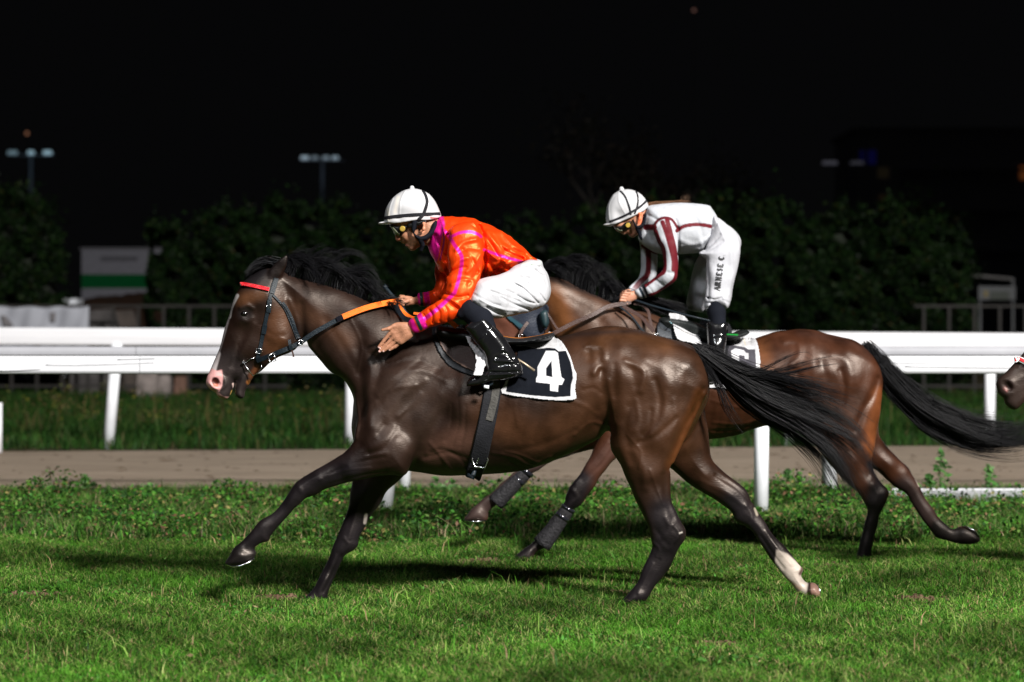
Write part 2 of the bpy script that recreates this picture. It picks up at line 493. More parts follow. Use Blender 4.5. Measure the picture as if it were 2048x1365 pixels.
M['hairbrown'] = mat("brown_hair", (0.13, 0.06, 0.028), rough=0.45)
M['letter'] = mat("black_print", (0.012, 0.012, 0.014), rough=0.6)
M['letterw'] = mat("pale_print", (0.35, 0.62, 0.70), rough=0.6)

# ====================================================================== HORSES
HEAD = [(572, 548), (548, 534), (525, 538), (503, 551), (488, 563), (476, 580), (467, 600), (459, 629), (451, 654), (441, 692), (430, 719), (421, 741), (414, 755), (412, 768), (420, 780), (430, 786), (437, 795), (452, 799), (460, 790), (466, 775), (470, 762), (471, 775), (471, 789), (478, 796), (487, 795), (490, 781), (499, 767), (508, 753), (524, 742), (540, 727), (559, 714), (584, 703), (597, 685), (596, 655), (590, 620), (584, 580)]
HEADC = [(562, 565, 48, .085, 0), (525, 600, 52, .098, 0), (500, 625, 46, .088, 0), (560, 665, 46, .088, 0), (520, 690, 42, .068, 0), (478, 680, 36, .060, 0), (452, 735, 28, .046, 0), (432, 768, 20, .052, 0), (455, 785, 12, .045, 0), (480, 780, 12, .036, 0), (500, 745, 24, .042, 0)]

def T_id(p): return p
def make_horse(name, kind, oy, h, polys, T=T_id, TH=T_id, S=1.0, box=None):
    """body of one horse as one surface. polys: dict of (outline, controls, blend)"""
    v = vol_px(*box, -.46, .46, h, oy)
    f = lambda P: [T(p) for p in P]
    c = lambda C, TT=T: [(*TT((q[0], q[1])), q[2] * S, q[3], q[4]) for q in C]
    for key, (P, C, k) in polys.items():
        v.part(f(P), c(C), k=k)
    v.part([TH(p) for p in HEAD], c(HEADC, TH), k=0.035, conv=0)
    # ears, laid back
    for y in (-.055, .06):
        dx = 0 if y < 0 else -32
        dy = 0 if y < 0 else 2
        v.part([TH((p[0] + dx, p[1] + dy)) for p in [(538, 562), (536, 546), (546, 532), (560, 520), (574, 511), (574, 528), (568, 545), (560, 556)]],
               c([(550, 545, 13, .024, y), (570, 518, 8, .010, y * 1.3)], lambda p: TH((p[0] + dx, p[1] + dy))), k=0.012)
    hs = lambda P, w, a, **kw: v.stroke([TH(p) for p in P], w * S, a, side=0, **kw)
    # head relief: eye socket, facial crest, cheek, veins, nostril, mouth corner
    hs([(478, 616), (492, 611), (503, 617)], 5, .010); hs([(482, 640), (494, 643), (502, 636)], 4, .005); hs([(490, 627)], 8, -.006)
    hs([(505, 650), (488, 690), (476, 715)], 6, .006); hs([(486, 655), (472, 700), (464, 735)], 7, -.005)
    hs([(575, 600), (590, 640), (594, 675), (582, 695)], 6, .006); hs([(600, 610), (603, 650), (606, 685)], 8, -.008)
    hs([(548, 700), (530, 716), (512, 722)], 4, .004); hs([(520, 650), (540, 670), (565, 672)], 5, -.003); hs([(470, 762), (482, 748), (490, 744)], 4, -.007)
    hs([(462, 715), (456, 735), (450, 748)], 3, .004); hs([(472, 690), (468, 712), (455, 735)], 2.5, -.003)
    for y in (-.056, .056):
        p = TH((430, 766)); v.ptubes([(p[0] - 4 * S, p[1] - 3 * S, y - .004), (p[0] + 4 * S, p[1] + 3 * S, y)], [9.5 * S, 7.5 * S], k=.008, cut=True)
    ring = [TH(q) for q in [(419, 760), (429, 752), (442, 757), (446, 770), (438, 778), (424, 778), (418, 770), (419, 760)]]
    v.stroke(ring, 4 * S, .005, side=0)
    b = lambda P, w, a, side=-1, **kw: v.stroke([T(p) for p in P], w * S, a * .85, side=side, **kw)
    # neck and shoulder
    b([(612, 600), (660, 655), (715, 715)], 22, .010, 0, conv=-.1); b([(630, 690), (665, 745), (698, 800)], 11, -.010, 0, conv=-.1)
    b([(650, 640), (690, 700), (716, 745)], 8, -.006, 0, conv=-.1); b([(690, 610), (740, 660), (765, 700)], 14, .006, 0, conv=-.1)
    b([(715, 700), (722, 760), (728, 830), (722, 885)], 11, -.012, conv=-.15); b([(742, 735), (735, 790), (742, 850)], 9, .008)
    b([(872, 700), (820, 745), (775, 800), (752, 850)], 24, .014); b([(850, 760), (805, 790), (775, 830)], 8, .006)
    b([(842, 720), (790, 765), (760, 800)], 6, -.006); b([(880, 735), (835, 790), (800, 850)], 7, -.005)
    b([(900, 700), (912, 760), (885, 830), (850, 885), (822, 938)], 13, -.014); b([(880, 790), (850, 850), (820, 900)], 14, .010)
    b([(790, 855), (770, 880), (745, 895)], 8, .008); b([(770, 850), (760, 865)], 7, -.010); b([(740, 905), (770, 895), (790, 870)], 5, -.006)
    b([(700, 930), (740, 912), (775, 905)], 5, .005); b([(650, 955), (710, 925), (770, 912)], 4, -.005); b([(690, 948), (740, 938), (790, 930)], 5, .004)
    # rib cage and belly
    for i, x in enumerate(range(905, 1160, 24)):
        b([(x + 14, 775), (x + 4, 830), (x - 8, 880)], 6, -.0022)
    b([(985, 905), (1030, 915), (1060, 932), (1100, 915)], 4, .004); b([(850, 915), (900, 905), (950, 925)], 5, -.005); b([(860, 885), (885, 915), (900, 940)], 4, .004)
    b([(1010, 900), (1080, 890), (1150, 860)], 6, -.003)
    # flank and hip
    b([(1216, 865), (1218, 838), (1208, 800), (1200, 765), (1204, 730)], 10, -.014); b([(1180, 850), (1195, 835)], 16, -.010)
    b([(1172, 692), (1186, 689), (1206, 696), (1205, 725), (1186, 745)], 7, .010); b([(1178, 706), (1180, 716)], 8, -.009); b([(1200, 741)], 7, -.009)
    b([(1184, 700), (1192, 760), (1205, 800)], 8, .005)
    b([(1240, 700), (1240, 760), (1248, 820)], 11, .006); b([(1228, 730), (1228, 790)], 7, -.005)
    b([(1250, 722), (1285, 742), (1279, 780)], 7, .009); b([(1262, 740), (1270, 770)], 9, -.006); b([(1330, 715), (1375, 735), (1402, 755)], 12, .007)
    b([(1290, 720), (1320, 735), (1333, 770)], 12, .007); b([(1308, 760), (1318, 800), (1311, 840), (1285, 868)], 7, -.009); b([(1330, 790), (1322, 830), (1300, 865)], 9, .006)
    b([(1256, 812), (1250, 850), (1256, 890)], 7, -.007); b([(1235, 850), (1240, 890), (1256, 930)], 8, .006)
    b([(1275, 885), (1310, 870), (1350, 835)], 6, -.007); b([(1270, 905), (1285, 940), (1290, 975)], 8, .007)
    b([(1404, 780), (1388, 818), (1366, 852), (1347, 897), (1337, 938)], 8, -.013); b([(1408, 790), (1393, 840), (1368, 885), (1350, 925)], 8, .006)
    b([(1325, 950), (1332, 1000), (1345, 1035)], 6, -.007); b([(1262, 960), (1285, 1010), (1305, 1060)], 8, .004)
    b([(1330, 1035), (1338, 1055), (1326, 1075)], 5, .006); b([(1312, 1060), (1335, 1090)], 5, -.005); b([(1318, 1120), (1300, 1150), (1285, 1180)], 4, -.004)
    for P, w, a in [([(740, 702), (790, 692), (830, 674)], 6, .005), ([(816, 740), (850, 742), (892, 760)], 6, .006), ([(800, 725), (840, 722), (880, 738)], 5, -.004), ([(758, 792), (790, 776), (832, 770)], 5, .005), ([(798, 832), (826, 808), (842, 788)], 5, .006),
                    ([(728, 690), (760, 735), (752, 770)], 7, -.006), ([(700, 640), (722, 690), (714, 742)], 3, .0035), ([(905, 808), (902, 850), (890, 880)], 3, -.003), ([(918, 800), (918, 850), (905, 890)], 3, -.003), ([(932, 810), (930, 860), (922, 895)], 3, -.003),
                    ([(862, 905), (885, 898), (915, 912), (935, 935)], 4, -.004), ([(1012, 902), (1042, 910), (1075, 926), (1104, 928)], 3, .003), ([(1020, 925), (1060, 938), (1095, 930)], 3, -.003), ([(1040, 770), (1030, 810), (1036, 850)], 4, .002),
                    ([(1252, 868), (1280, 902), (1276, 934)], 3, .003), ([(1298, 938), (1314, 980), (1328, 1010)], 3, .004), ([(1345, 800), (1350, 840), (1336, 870)], 7, .005), ([(1215, 760), (1222, 800), (1226, 840)], 5, .005), ([(1270, 800), (1275, 835), (1268, 860)], 5, .005),
                    ([(1300, 820), (1296, 850), (1280, 880)], 5, -.005), ([(1150, 870), (1180, 845), (1205, 850)], 4, .004), ([(1140, 800), (1170, 812), (1195, 830)], 5, .003), ([(1165, 780), (1185, 775), (1200, 785)], 4, -.003), ([(640, 958), (690, 940), (742, 934)], 3, .004), ([(660, 968), (715, 952), (775, 940)], 3, -.004),
                    ([(1305, 1085), (1318, 1098), (1312, 1112)], 3, .004), ([(1345, 1050), (1358, 1066), (1350, 1084)], 3, .005), ([(1306, 1128), (1290, 1160), (1276, 1186)], 3, .004), ([(708, 792), (716, 840), (712, 875)], 4, .005)]: b(P, w, a)
    for P, w, a in [([(722, 1000), (708, 1040), (700, 1075)], 4, .004), ([(740, 1000), (728, 1035)], 3, -.004), ([(690, 1075), (700, 1090), (688, 1104)], 4, .004), ([(672, 1110), (655, 1150), (638, 1180)], 3, .004), ([(682, 1112), (664, 1152), (648, 1182)], 3, -.004),
                    ([(1400, 960), (1450, 985), (1490, 1012)], 5, .004), ([(1430, 950), (1470, 975), (1500, 1005)], 4, -.005), ([(1490, 1010), (1502, 1030), (1496, 1048)], 4, .004), ([(1530, 1062), (1556, 1100), (1580, 1128)], 3, .004), ([(1520, 1070), (1544, 1106), (1566, 1136)], 3, -.004)]:
        v.stroke([T(p) for p in P], w * S, a, side=1, y0=.03, conv=.14)
    # near foreleg tendons
    b([(640, 950), (600, 975), (575, 1010), (545, 1050)], 4, .003, conv=-.13); b([(590, 1015), (560, 1050), (540, 1075)], 3, -.004, conv=-.13)
    b([(598, 970), (606, 985), (600, 998)], 5, .005, conv=-.13)
    v.wobble(.0018, .22, 3); v.wobble(.0010, .11, 5)
    return v

BODY1 = [(560, 552), (572, 551), (614, 560), (669, 575), (700, 588), (724, 597), (773, 615), (820, 634), (860, 648), (900, 656), (950, 668), (1000, 680), (1050, 683), (1100, 679), (1124, 673), (1166, 662), (1205, 654), (1237, 653), (1271, 659), (1298, 667), (1337, 677), (1377, 689), (1397, 704), (1411, 726), (1417, 752), (1419, 778), (1414, 805), (1398, 840), (1375, 875), (1340, 900), (1290, 905), (1240, 890), (1218, 863), (1197, 878), (1166, 894), (1126, 913), (1092, 927), (1055, 939), (1016, 946), (976, 949), (939, 951), (897, 952), (871, 950), (844, 946), (818, 943), (780, 935), (740, 918), (711, 891), (705, 873), (703, 852), (706, 820), (702, 789), (686, 762), (661, 749), (639, 722), (624, 702), (610, 686), (596, 668), (584, 640), (574, 600), (560, 570)]
BODY1C = [(575, 590, 45, .075, 0), (640, 640, 62, .082, 0), (700, 680, 75, .100, 0), (760, 690, 80, .13, 0), (800, 790, 115, .215, 0), (730, 830, 70, .175, 0), (870, 670, 100, .16, 0), (870, 850, 110, .235, 0), (950, 800, 135, .280, 0), (1080, 790, 125, .295, 0), (1130, 700, 110, .25, 0), (1185, 790, 110, .255, 0), (1260, 730, 105, .265, 0), (1340, 760, 95, .25, 0), (1400, 770, 70, .17, 0), (1300, 860, 90, .18, 0)]
NF1 = [(835, 880), (845, 830), (830, 780), (790, 770), (745, 800), (715, 850), (706, 885), (690, 905), (678, 913), (645, 932), (628, 941), (606, 955), (591, 967), (582, 980), (567, 1002), (545, 1027), (520, 1042), (503, 1063), (484, 1083), (468, 1097), (460, 1111), (450, 1127), (458, 1132), (481, 1131), (503, 1122), (513, 1108), (509, 1097), (522, 1087), (536, 1083), (545, 1069), (559, 1052), (578, 1033), (598, 1010), (614, 996), (631, 990), (651, 978), (678, 970), (706, 962), (748, 954), (784, 950), (806, 951), (820, 942), (828, 915)]
NF1C = [(800, 830, 60, .10, -.12), (790, 905, 50, .095, -.165), (720, 930, 34, .072, -.165), (660, 952, 28, .052, -.155), (605, 985, 24, .046, -.15), (555, 1035, 19, .030, -.14), (525, 1066, 21, .036, -.14), (498, 1092, 17, .031, -.14), (478, 1114, 22, .056, -.14)]
FF1 = [(800, 860), (740, 870), (712, 910), (704, 966), (700, 988), (696, 1016), (684, 1049), (674, 1072), (665, 1094), (660, 1111), (651, 1133), (642, 1152), (631, 1172), (620, 1186), (606, 1198), (592, 1206), (580, 1213), (600, 1219), (625, 1218), (648, 1212), (655, 1198), (657, 1183), (670, 1155), (681, 1130), (692, 1111), (706, 1102), (716, 1091), (718, 1077), (729, 1058), (742, 1033), (759, 1010), (773, 985), (795, 966), (812, 949), (835, 915)]
FF1C = [(780, 900, 55, .095, .13), (740, 970, 38, .07, .145), (722, 1025, 26, .05, .14), (693, 1080, 25, .045, .13), (668, 1130, 19, .030, .13), (645, 1175, 20, .034, .12), (638, 1196, 20, .035, .12), (612, 1208, 14, .05, .12)]
NH1 = [(1205, 800), (1222, 745), (1260, 700), (1320, 690), (1385, 705), (1410, 740), (1415, 780), (1401, 805), (1385, 844), (1364, 884), (1345, 936), (1341, 962), (1343, 1000), (1352, 1020), (1362, 1044), (1371, 1062), (1369, 1079), (1359, 1094), (1349, 1114), (1340, 1132), (1326, 1152), (1310, 1172), (1300, 1190), (1288, 1204), (1262, 1210), (1243, 1208), (1252, 1194), (1275, 1164), (1285, 1137), (1300, 1107), (1305, 1089), (1302, 1077), (1297, 1054), (1285, 1025), (1270, 997), (1260, 972), (1250, 952), (1242, 930), (1232, 915), (1221, 897), (1217, 862)]
NH1C = [(1320, 760, 80, .125, -.125), (1260, 830, 55, .11, -.14), (1320, 860, 62, .115, -.15), (1295, 930, 50, .09, -.15), (1308, 990, 36, .062, -.145), (1325, 1030, 30, .050, -.14), (1338, 1075, 32, .044, -.14), (1318, 1120, 22, .033, -.135), (1292, 1165, 20, .034, -.13), (1265, 1196, 20, .046, -.13)]
FH1 = [(1300, 860), (1350, 800), (1400, 800), (1414, 850), (1417, 878), (1424, 915), (1437, 933), (1462, 955), (1491, 977), (1503, 1000), (1514, 1020), (1531, 1044), (1549, 1072), (1569, 1094), (1584, 1114), (1596, 1129), (1606, 1139), (1602, 1152), (1612, 1166), (1628, 1167), (1638, 1177), (1641, 1192), (1633, 1197), (1618, 1193), (1608, 1192), (1594, 1182), (1584, 1169), (1569, 1154), (1554, 1137), (1536, 1112), (1516, 1082), (1504, 1064), (1489, 1052), (1471, 1042), (1462, 1025), (1439, 1007), (1412, 990), (1389, 975), (1364, 955), (1345, 940), (1310, 910)]
FH1C = [(1350, 870, 62, .11, .13), (1390, 930, 48, .085, .14), (1440, 975, 32, .058, .14), (1490, 1022, 30, .045, .14), (1530, 1080, 23, .033, .13), (1578, 1140, 25, .036, .13), (1600, 1168, 18, .034, .13), (1626, 1182, 13, .05, .13)]
POLY1 = dict(body=(BODY1, BODY1C, .03), nf=(NF1, NF1C, .035), ff=(FF1, FF1C, .03), nh=(NH1, NH1C, .04), fh=(FH1, FH1C, .03))

BODY2 = [(1055, 562), (1075, 553), (1095, 554), (1124, 560), (1162, 577), (1199, 594), (1224, 606), (1262, 618), (1299, 626), (1340, 642), (1400, 668), (1450, 682), (1490, 682), (1511, 677), (1542, 667), (1590, 659), (1628, 661), (1669, 672), (1704, 680), (1729, 694), (1748, 715), (1761, 737), (1766, 762), (1762, 794), (1750, 825), (1725, 860), (1690, 880), (1620, 875), (1568, 840), (1542, 849), (1511, 858), (1463, 873), (1416, 880), (1360, 885), (1300, 888), (1240, 885), (1200, 870), (1175, 840), (1165, 800), (1162, 770), (1155, 745), (1140, 720), (1122, 695), (1104, 668), (1090, 640), (1075, 600)]
BODY2C = [(1075, 590, 38, .075, 0), (1130, 620, 52, .082, 0), (1180, 660, 63, .10, 0), (1240, 665, 67, .13, 0), (1270, 750, 97, .215, 0), (1210, 790, 59, .175, 0), (1330, 665, 84, .16, 0), (1330, 800, 92, .235, 0), (1390, 770, 110, .28, 0), (1480, 770, 100, .29, 0), (1510, 700, 90, .25, 0), (1560, 760, 90, .255, 0), (1620, 720, 88, .26, 0), (1690, 745, 80, .25, 0), (1745, 760, 59, .17, 0), (1680, 830, 75, .18, 0)]
A2 = [(1280, 790), (1230, 800), (1170, 840), (1120, 880), (1090, 905), (1068, 926), (1034, 940), (1011, 960), (988, 980), (968, 996), (956, 1008), (942, 1021), (927, 1040), (935, 1044), (972, 1042), (977, 1024), (992, 1012), (1011, 994), (1030, 972), (1058, 950), (1076, 941), (1096, 928), (1130, 915), (1180, 900), (1250, 890), (1300, 870)]
A2C = [(1250, 840, 50, .08, .13), (1170, 875, 28, .055, .14), (1110, 905, 20, .042, .14), (1060, 942, 13, .028, .14), (1010, 985, 17, .030, .14), (972, 1012, 14, .026, .14), (952, 1030, 16, .046, .14)]
B2 = [(1300, 800), (1240, 800), (1215, 840), (1198, 877), (1178, 916), (1159, 952), (1142, 971), (1131, 991), (1128, 1005), (1114, 1024), (1100, 1041), (1084, 1063), (1067, 1083), (1050, 1097), (1034, 1108), (1020, 1121), (1045, 1126), (1067, 1122), (1070, 1105), (1095, 1094), (1106, 1080), (1126, 1052), (1137, 1027), (1159, 1013), (1170, 999), (1184, 980), (1206, 946), (1231, 918), (1270, 895), (1310, 860)]
B2C = [(1265, 840, 50, .09, -.12), (1205, 910, 32, .062, -.14), (1160, 970, 22, .044, -.14), (1148, 1000, 18, .04, -.14), (1112, 1050, 16, .030, -.13), (1085, 1085, 17, .032, -.13), (1045, 1112, 15, .044, -.13)]
P2 = [(1590, 820), (1580, 760), (1620, 705), (1680, 690), (1735, 705), (1762, 745), (1764, 790), (1757, 840), (1750, 890), (1743, 930), (1759, 962), (1776, 982), (1772, 1002), (1759, 1029), (1754, 1057), (1744, 1097), (1740, 1125), (1710, 1126), (1714, 1109), (1722, 1079), (1729, 1047), (1734, 1022), (1729, 1007), (1714, 985), (1687, 960), (1650, 917), (1622, 880), (1600, 850)]
P2C = [(1680, 750, 68, .12, -.12), (1640, 820, 50, .10, -.13), (1700, 840, 52, .10, -.14), (1690, 910, 36, .08, -.14), (1725, 960, 30, .055, -.14), (1752, 990, 24, .042, -.14), (1742, 1040, 15, .030, -.13), (1730, 1095, 15, .032, -.13)]
Q2 = [(1690, 790), (1740, 790), (1754, 825), (1756, 860), (1762, 877), (1779, 900), (1799, 920), (1817, 935), (1825, 950), (1837, 970), (1849, 994), (1864, 1014), (1879, 1037), (1894, 1051), (1906, 1058), (1926, 1052), (1949, 1063), (1960, 1077), (1954, 1086), (1926, 1089), (1899, 1083), (1874, 1076), (1861, 1059), (1844, 1039), (1824, 1007), (1812, 987), (1787, 972), (1759, 947), (1735, 930), (1700, 900)]
Q2C = [(1720, 850, 50, .10, .12), (1765, 915, 34, .07, .13), (1800, 955, 26, .048, .13), (1830, 1000, 17, .032, .13), (1868, 1052, 17, .030, .13), (1900, 1070, 12, .028, .13), (1935, 1072, 15, .048, .13)]
POLY2 = dict(body=(BODY2, BODY2C, .03), a=(A2, A2C, .025), b=(B2, B2C, .03), p=(P2, P2C, .04), q=(Q2, Q2C, .03))

OY2 = 2.29
def TH2(p): return ((p[0] - 575) * .84 + 1075, (p[1] - 560) * .84 + 572)
def T2(p):      # relief of the first horse carried to the second one's place
    return (1748 + (p[0] - 1397) * .80, 690 + (p[1] - 700) * .86) if p[0] > 1150 else (1330 + (p[0] - 880) * .84, 655 + (p[1] - 670) * .84)

BLACK = (.0065, .0050, .0065); DARK = (.018, .010, .008)

def finish_horse(root, v, base, rules, oy, TH, tail, mane, h, S=1.0):
    me = v.mesh("body"); v.F = None
    paint(me, base, rules, oy)
    body = link("body", me, M['coat'], root)
    tree = bvh(me)
    # eye
    e = TH((489, 628)); p, n = cast([tree], *e)
    if p is not None:
        bm = MB(); r = .0215
        for k in range(9):
            th = math.pi * k / 8
            bm.V += [(p.x + r * math.sin(th) * math.cos(a), p.y + .012 + r * math.cos(th) * -1, p.z + r * math.sin(th) * math.sin(a) * .85) for a in [2 * math.pi * j / 12 for j in range(12)]]
        for k in range(8):
            for j in range(12): bm.Fc.append((k * 12 + j, k * 12 + (j + 1) % 12, (k + 1) * 12 + (j + 1) % 12, (k + 1) * 12 + j))
        bm.build("eye", M['eye'], root, smooth=True)
    return body, tree

def hair(name, guides, n, r, parent, K=14, jit=0.02, seed=1, matn='hair', root_w=0.02, spread=None, y=0.0, yj=.05, short=.75):
    """strands flowing between guide curves given as px lists (with a depth each)"""
    g = []
    for pts, dy in guides:
        P = crom(pts, 8); L = np.concatenate([[0], np.cumsum(np.hypot(*np.diff(P, axis=0).T))]); t = np.linspace(0, L[-1], K)
        P = np.stack([np.interp(t, L, P[:, 0]), np.interp(t, L, P[:, 1])], 1)
        g.append(np.array([W(a, b, y + dy) for a, b in P]))
    g = np.array(g); R = np.random.default_rng(seed); G = len(g)
    V = []; t = np.linspace(0, 1, K)
    nc = max(6, n // 28); cl_pos = np.sort(R.uniform(0, G - 1, nc)); cl_off = R.normal(size=(nc, 3)); cl_amp = R.uniform(.4, 1.3, nc)
    for i in range(n):
        c = R.integers(nc); a = np.clip(cl_pos[c] + R.normal() * .06, 0, G - 1.001); k = int(a); f = a - k
        C = g[k] * (1 - f) + g[k + 1] * f
        C = C + np.outer(.15 * t + 1.15 * t ** 1.5, cl_off[c] * jit * cl_amp[c] * np.array([1, 1.5, 1])) + np.outer(.25 + t ** 1.5, R.normal(size=3) * jit * .24)
        ph = R.uniform(0, 6.28); w = R.uniform(3, 8)
        C[:, 2] += np.sin(t * w + ph) * jit * .35 * t; C[:, 1] += np.cos(t * w * .8 + ph) * jit * .3 * t
        C += R.normal(size=3) * root_w * .5 * (1 - t[:, None]) * np.array([1, yj / .02 * .5, 1])
        q = R.uniform(short, 1.0) * (K - 1); ti = np.linspace(0, q, K)
        C = np.stack([np.interp(ti, np.arange(K), C[:, d]) for d in range(3)], 1)
        V.append(C)
    V = np.array(V); N = len(V)
    T = np.gradient(V, axis=1); T /= np.linalg.norm(T, axis=2, keepdims=True) + 1e-9
    A = np.cross(T, [0, 1, 0]); A /= np.linalg.norm(A, axis=2, keepdims=True) + 1e-9; B = np.cross(T, A)
    rad = (r * (1 - t ** 2.5 * .85))[None, :, None] * R.uniform(.6, 1.3, (N, 1, 1))
    ring = np.stack([V + (A * math.cos(x) + B * math.sin(x)) * rad for x in (0, 2.094, 4.189)], 2)     # N K 3 3
    idx = np.arange(N * K * 3).reshape(N, K, 3); q = []
    for k in range(3):
        k2 = (k + 1) % 3
        q.append(np.stack([idx[:, :-1, k], idx[:, 1:, k], idx[:, 1:, k2], idx[:, :-1, k2]], -1).reshape(-1, 4))
    me = mesh_np(name, ring.reshape(-1, 3), quads=np.concatenate(q))
    return link(name, me, M[matn], parent)

def shoe(px, y, oy, root):
    """bright racing plate seen along the edge of a hoof"""
    pts = [Vector(W(a, b, oy + y + d)) for a, b, d in px]
    mb = MB(); mb.tube(pts, .0045, n=8); mb.build("horseshoe", M['steel'], root, smooth=True)

# ---------------- first horse
H1 = empty("racehorse", W(960, 1204, 0), "dark bay galloping racehorse nearest the camera, with white blaze, pink nose and one white sock", "horse", "racehorses in the race")
v = make_horse("a", 0, 0.0, .0049, POLY1, box=(395, 470, 1665, 1235))
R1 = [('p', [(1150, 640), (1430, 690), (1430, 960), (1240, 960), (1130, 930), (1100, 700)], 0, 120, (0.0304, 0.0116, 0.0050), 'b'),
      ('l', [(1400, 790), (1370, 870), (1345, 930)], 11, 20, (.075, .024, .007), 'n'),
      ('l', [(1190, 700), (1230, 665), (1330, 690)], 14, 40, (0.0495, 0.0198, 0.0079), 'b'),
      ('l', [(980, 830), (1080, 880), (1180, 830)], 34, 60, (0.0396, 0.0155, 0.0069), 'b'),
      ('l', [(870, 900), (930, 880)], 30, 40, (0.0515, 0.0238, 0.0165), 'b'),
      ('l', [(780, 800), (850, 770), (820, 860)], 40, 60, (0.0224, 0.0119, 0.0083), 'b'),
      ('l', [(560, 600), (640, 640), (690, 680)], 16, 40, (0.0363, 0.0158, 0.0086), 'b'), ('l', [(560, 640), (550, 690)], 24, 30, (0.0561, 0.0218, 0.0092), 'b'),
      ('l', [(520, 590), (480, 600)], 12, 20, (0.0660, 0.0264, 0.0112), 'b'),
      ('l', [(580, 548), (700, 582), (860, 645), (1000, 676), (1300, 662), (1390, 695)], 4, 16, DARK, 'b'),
      # black points
      ('l', [(700, 940), (640, 960), (600, 985), (550, 1040), (500, 1090), (460, 1125)], 32, 60, BLACK, 'n'),
      ('l', [(725, 1000), (700, 1070), (660, 1130), (640, 1190), (590, 1215)], 38, 40, BLACK, 'f'),
      ('l', [(1330, 1030), (1335, 1080), (1310, 1130), (1260, 1200)], 34, 36, BLACK, 'n'),
      ('l', [(1470, 1010), (1520, 1075), (1590, 1150)], 30, 34, BLACK, 'f'),
      ('l', [(1440, 930), (1500, 985), (1550, 1060)], 6, 12, BLACK, 'f'),
      ('l', [(1255, 970), (1280, 1030)], 4, 12, DARK, 'n'),
      ('p', [(1553, 1100), (1575, 1108), (1600, 1130), (1606, 1142), (1603, 1152), (1616, 1168), (1612, 1192), (1580, 1180), (1548, 1143)], 0, 5, (.38, .32, .275), 'f'),
      ('l', [(1605, 1136), (1600, 1148)], 3, 4, (.10, .06, .05), 'f'), ('l', [(1630, 1170), (1632, 1194)], 9, 4, (.16, .09, .07), 'f'),
      ('l', [(1558, 1150), (1580, 1165), (1600, 1178)], 3, 8, (.34, .22, .16), 'f'),
      ('l', [(1510, 1018), (1514, 1030)], 2.4, 3, (.20, .17, .13), 'f'), ('l', [(732, 1030), (730, 1046)], 3.2, 3, (.35, .30, .27), 'f'),
      ('l', [(1359, 1067), (1364, 1065)], 1.2, 2, (.5, .45, .4), 'n'),
      ('l', [(455, 1124), (480, 1108), (508, 1112)], 9, 4, (.010, .008, .008), 'n'),
      # face
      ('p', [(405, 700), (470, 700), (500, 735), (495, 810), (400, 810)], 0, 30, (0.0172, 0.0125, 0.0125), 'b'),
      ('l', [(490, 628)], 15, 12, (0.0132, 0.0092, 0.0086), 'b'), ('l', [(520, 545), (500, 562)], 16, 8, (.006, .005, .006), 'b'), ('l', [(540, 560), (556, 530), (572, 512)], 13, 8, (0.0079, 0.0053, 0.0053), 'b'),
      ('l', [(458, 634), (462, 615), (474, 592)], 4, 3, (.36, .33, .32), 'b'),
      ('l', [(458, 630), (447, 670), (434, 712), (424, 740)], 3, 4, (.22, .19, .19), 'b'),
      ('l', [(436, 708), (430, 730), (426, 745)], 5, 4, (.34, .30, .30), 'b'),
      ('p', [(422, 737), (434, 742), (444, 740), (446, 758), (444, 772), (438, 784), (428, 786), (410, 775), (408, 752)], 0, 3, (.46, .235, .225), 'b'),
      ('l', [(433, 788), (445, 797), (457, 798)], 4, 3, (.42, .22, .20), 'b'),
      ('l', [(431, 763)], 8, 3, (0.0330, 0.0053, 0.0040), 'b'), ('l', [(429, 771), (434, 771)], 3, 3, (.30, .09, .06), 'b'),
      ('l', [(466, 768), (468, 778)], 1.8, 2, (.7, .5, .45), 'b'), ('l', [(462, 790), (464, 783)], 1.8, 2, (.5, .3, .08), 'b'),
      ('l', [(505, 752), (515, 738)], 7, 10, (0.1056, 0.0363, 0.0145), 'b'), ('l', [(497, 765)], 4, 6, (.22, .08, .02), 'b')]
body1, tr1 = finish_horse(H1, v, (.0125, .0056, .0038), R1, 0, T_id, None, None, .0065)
hair("tail", [([(1392, 697), (1440, 712), (1500, 742), (1560, 760), (1630, 778), (1700, 800)], .0),
              ([(1393, 699), (1450, 722), (1520, 755), (1590, 775), (1660, 805), (1712, 825)], .0),
              ([(1394, 702), (1450, 735), (1540, 785), (1620, 815), (1700, 855), (1752, 935)], -.03),
              ([(1394, 704), (1445, 745), (1530, 805), (1610, 845), (1690, 900), (1760, 985)], -.05),
              ([(1395, 706), (1440, 745), (1510, 815), (1590, 860), (1660, 920), (1708, 1028)], -.03),
              ([(1395, 708), (1435, 750), (1490, 815), (1560, 860), (1630, 925), (1690, 1030)], .02)], 1350, .0016, H1, K=20, jit=.040, seed=3, root_w=.024, yj=.04, short=.62)
for k, (gd, n, sd) in enumerate([([([(1400, 700), (1490, 745), (1560, 742), (1620, 724), (1700, 712)], -.05), ([(1400, 702), (1495, 752), (1565, 750), (1630, 735), (1690, 716)], -.04)], 60, 5),
              ([([(1400, 700), (1500, 742), (1560, 716), (1605, 704), (1630, 730)], -.06), ([(1400, 702), (1505, 748), (1570, 722), (1600, 708), (1626, 724)], -.05)], 26, 6),
              ([([(1396, 705), (1430, 760), (1440, 810), (1462, 852)], -.08), ([(1398, 706), (1436, 765), (1475, 830), (1510, 862)], -.08)], 46, 7),
              ([([(1400, 705), (1520, 790), (1680, 850), (1750, 890), (1762, 975)], -.09), ([(1400, 705), (1530, 800), (1700, 880), (1740, 930), (1745, 1000)], -.09)], 40, 8)]):
    o = hair("tail_wisp", gd, n, .0016, H1, K=18, jit=.014, seed=sd, root_w=.02, short=.6)
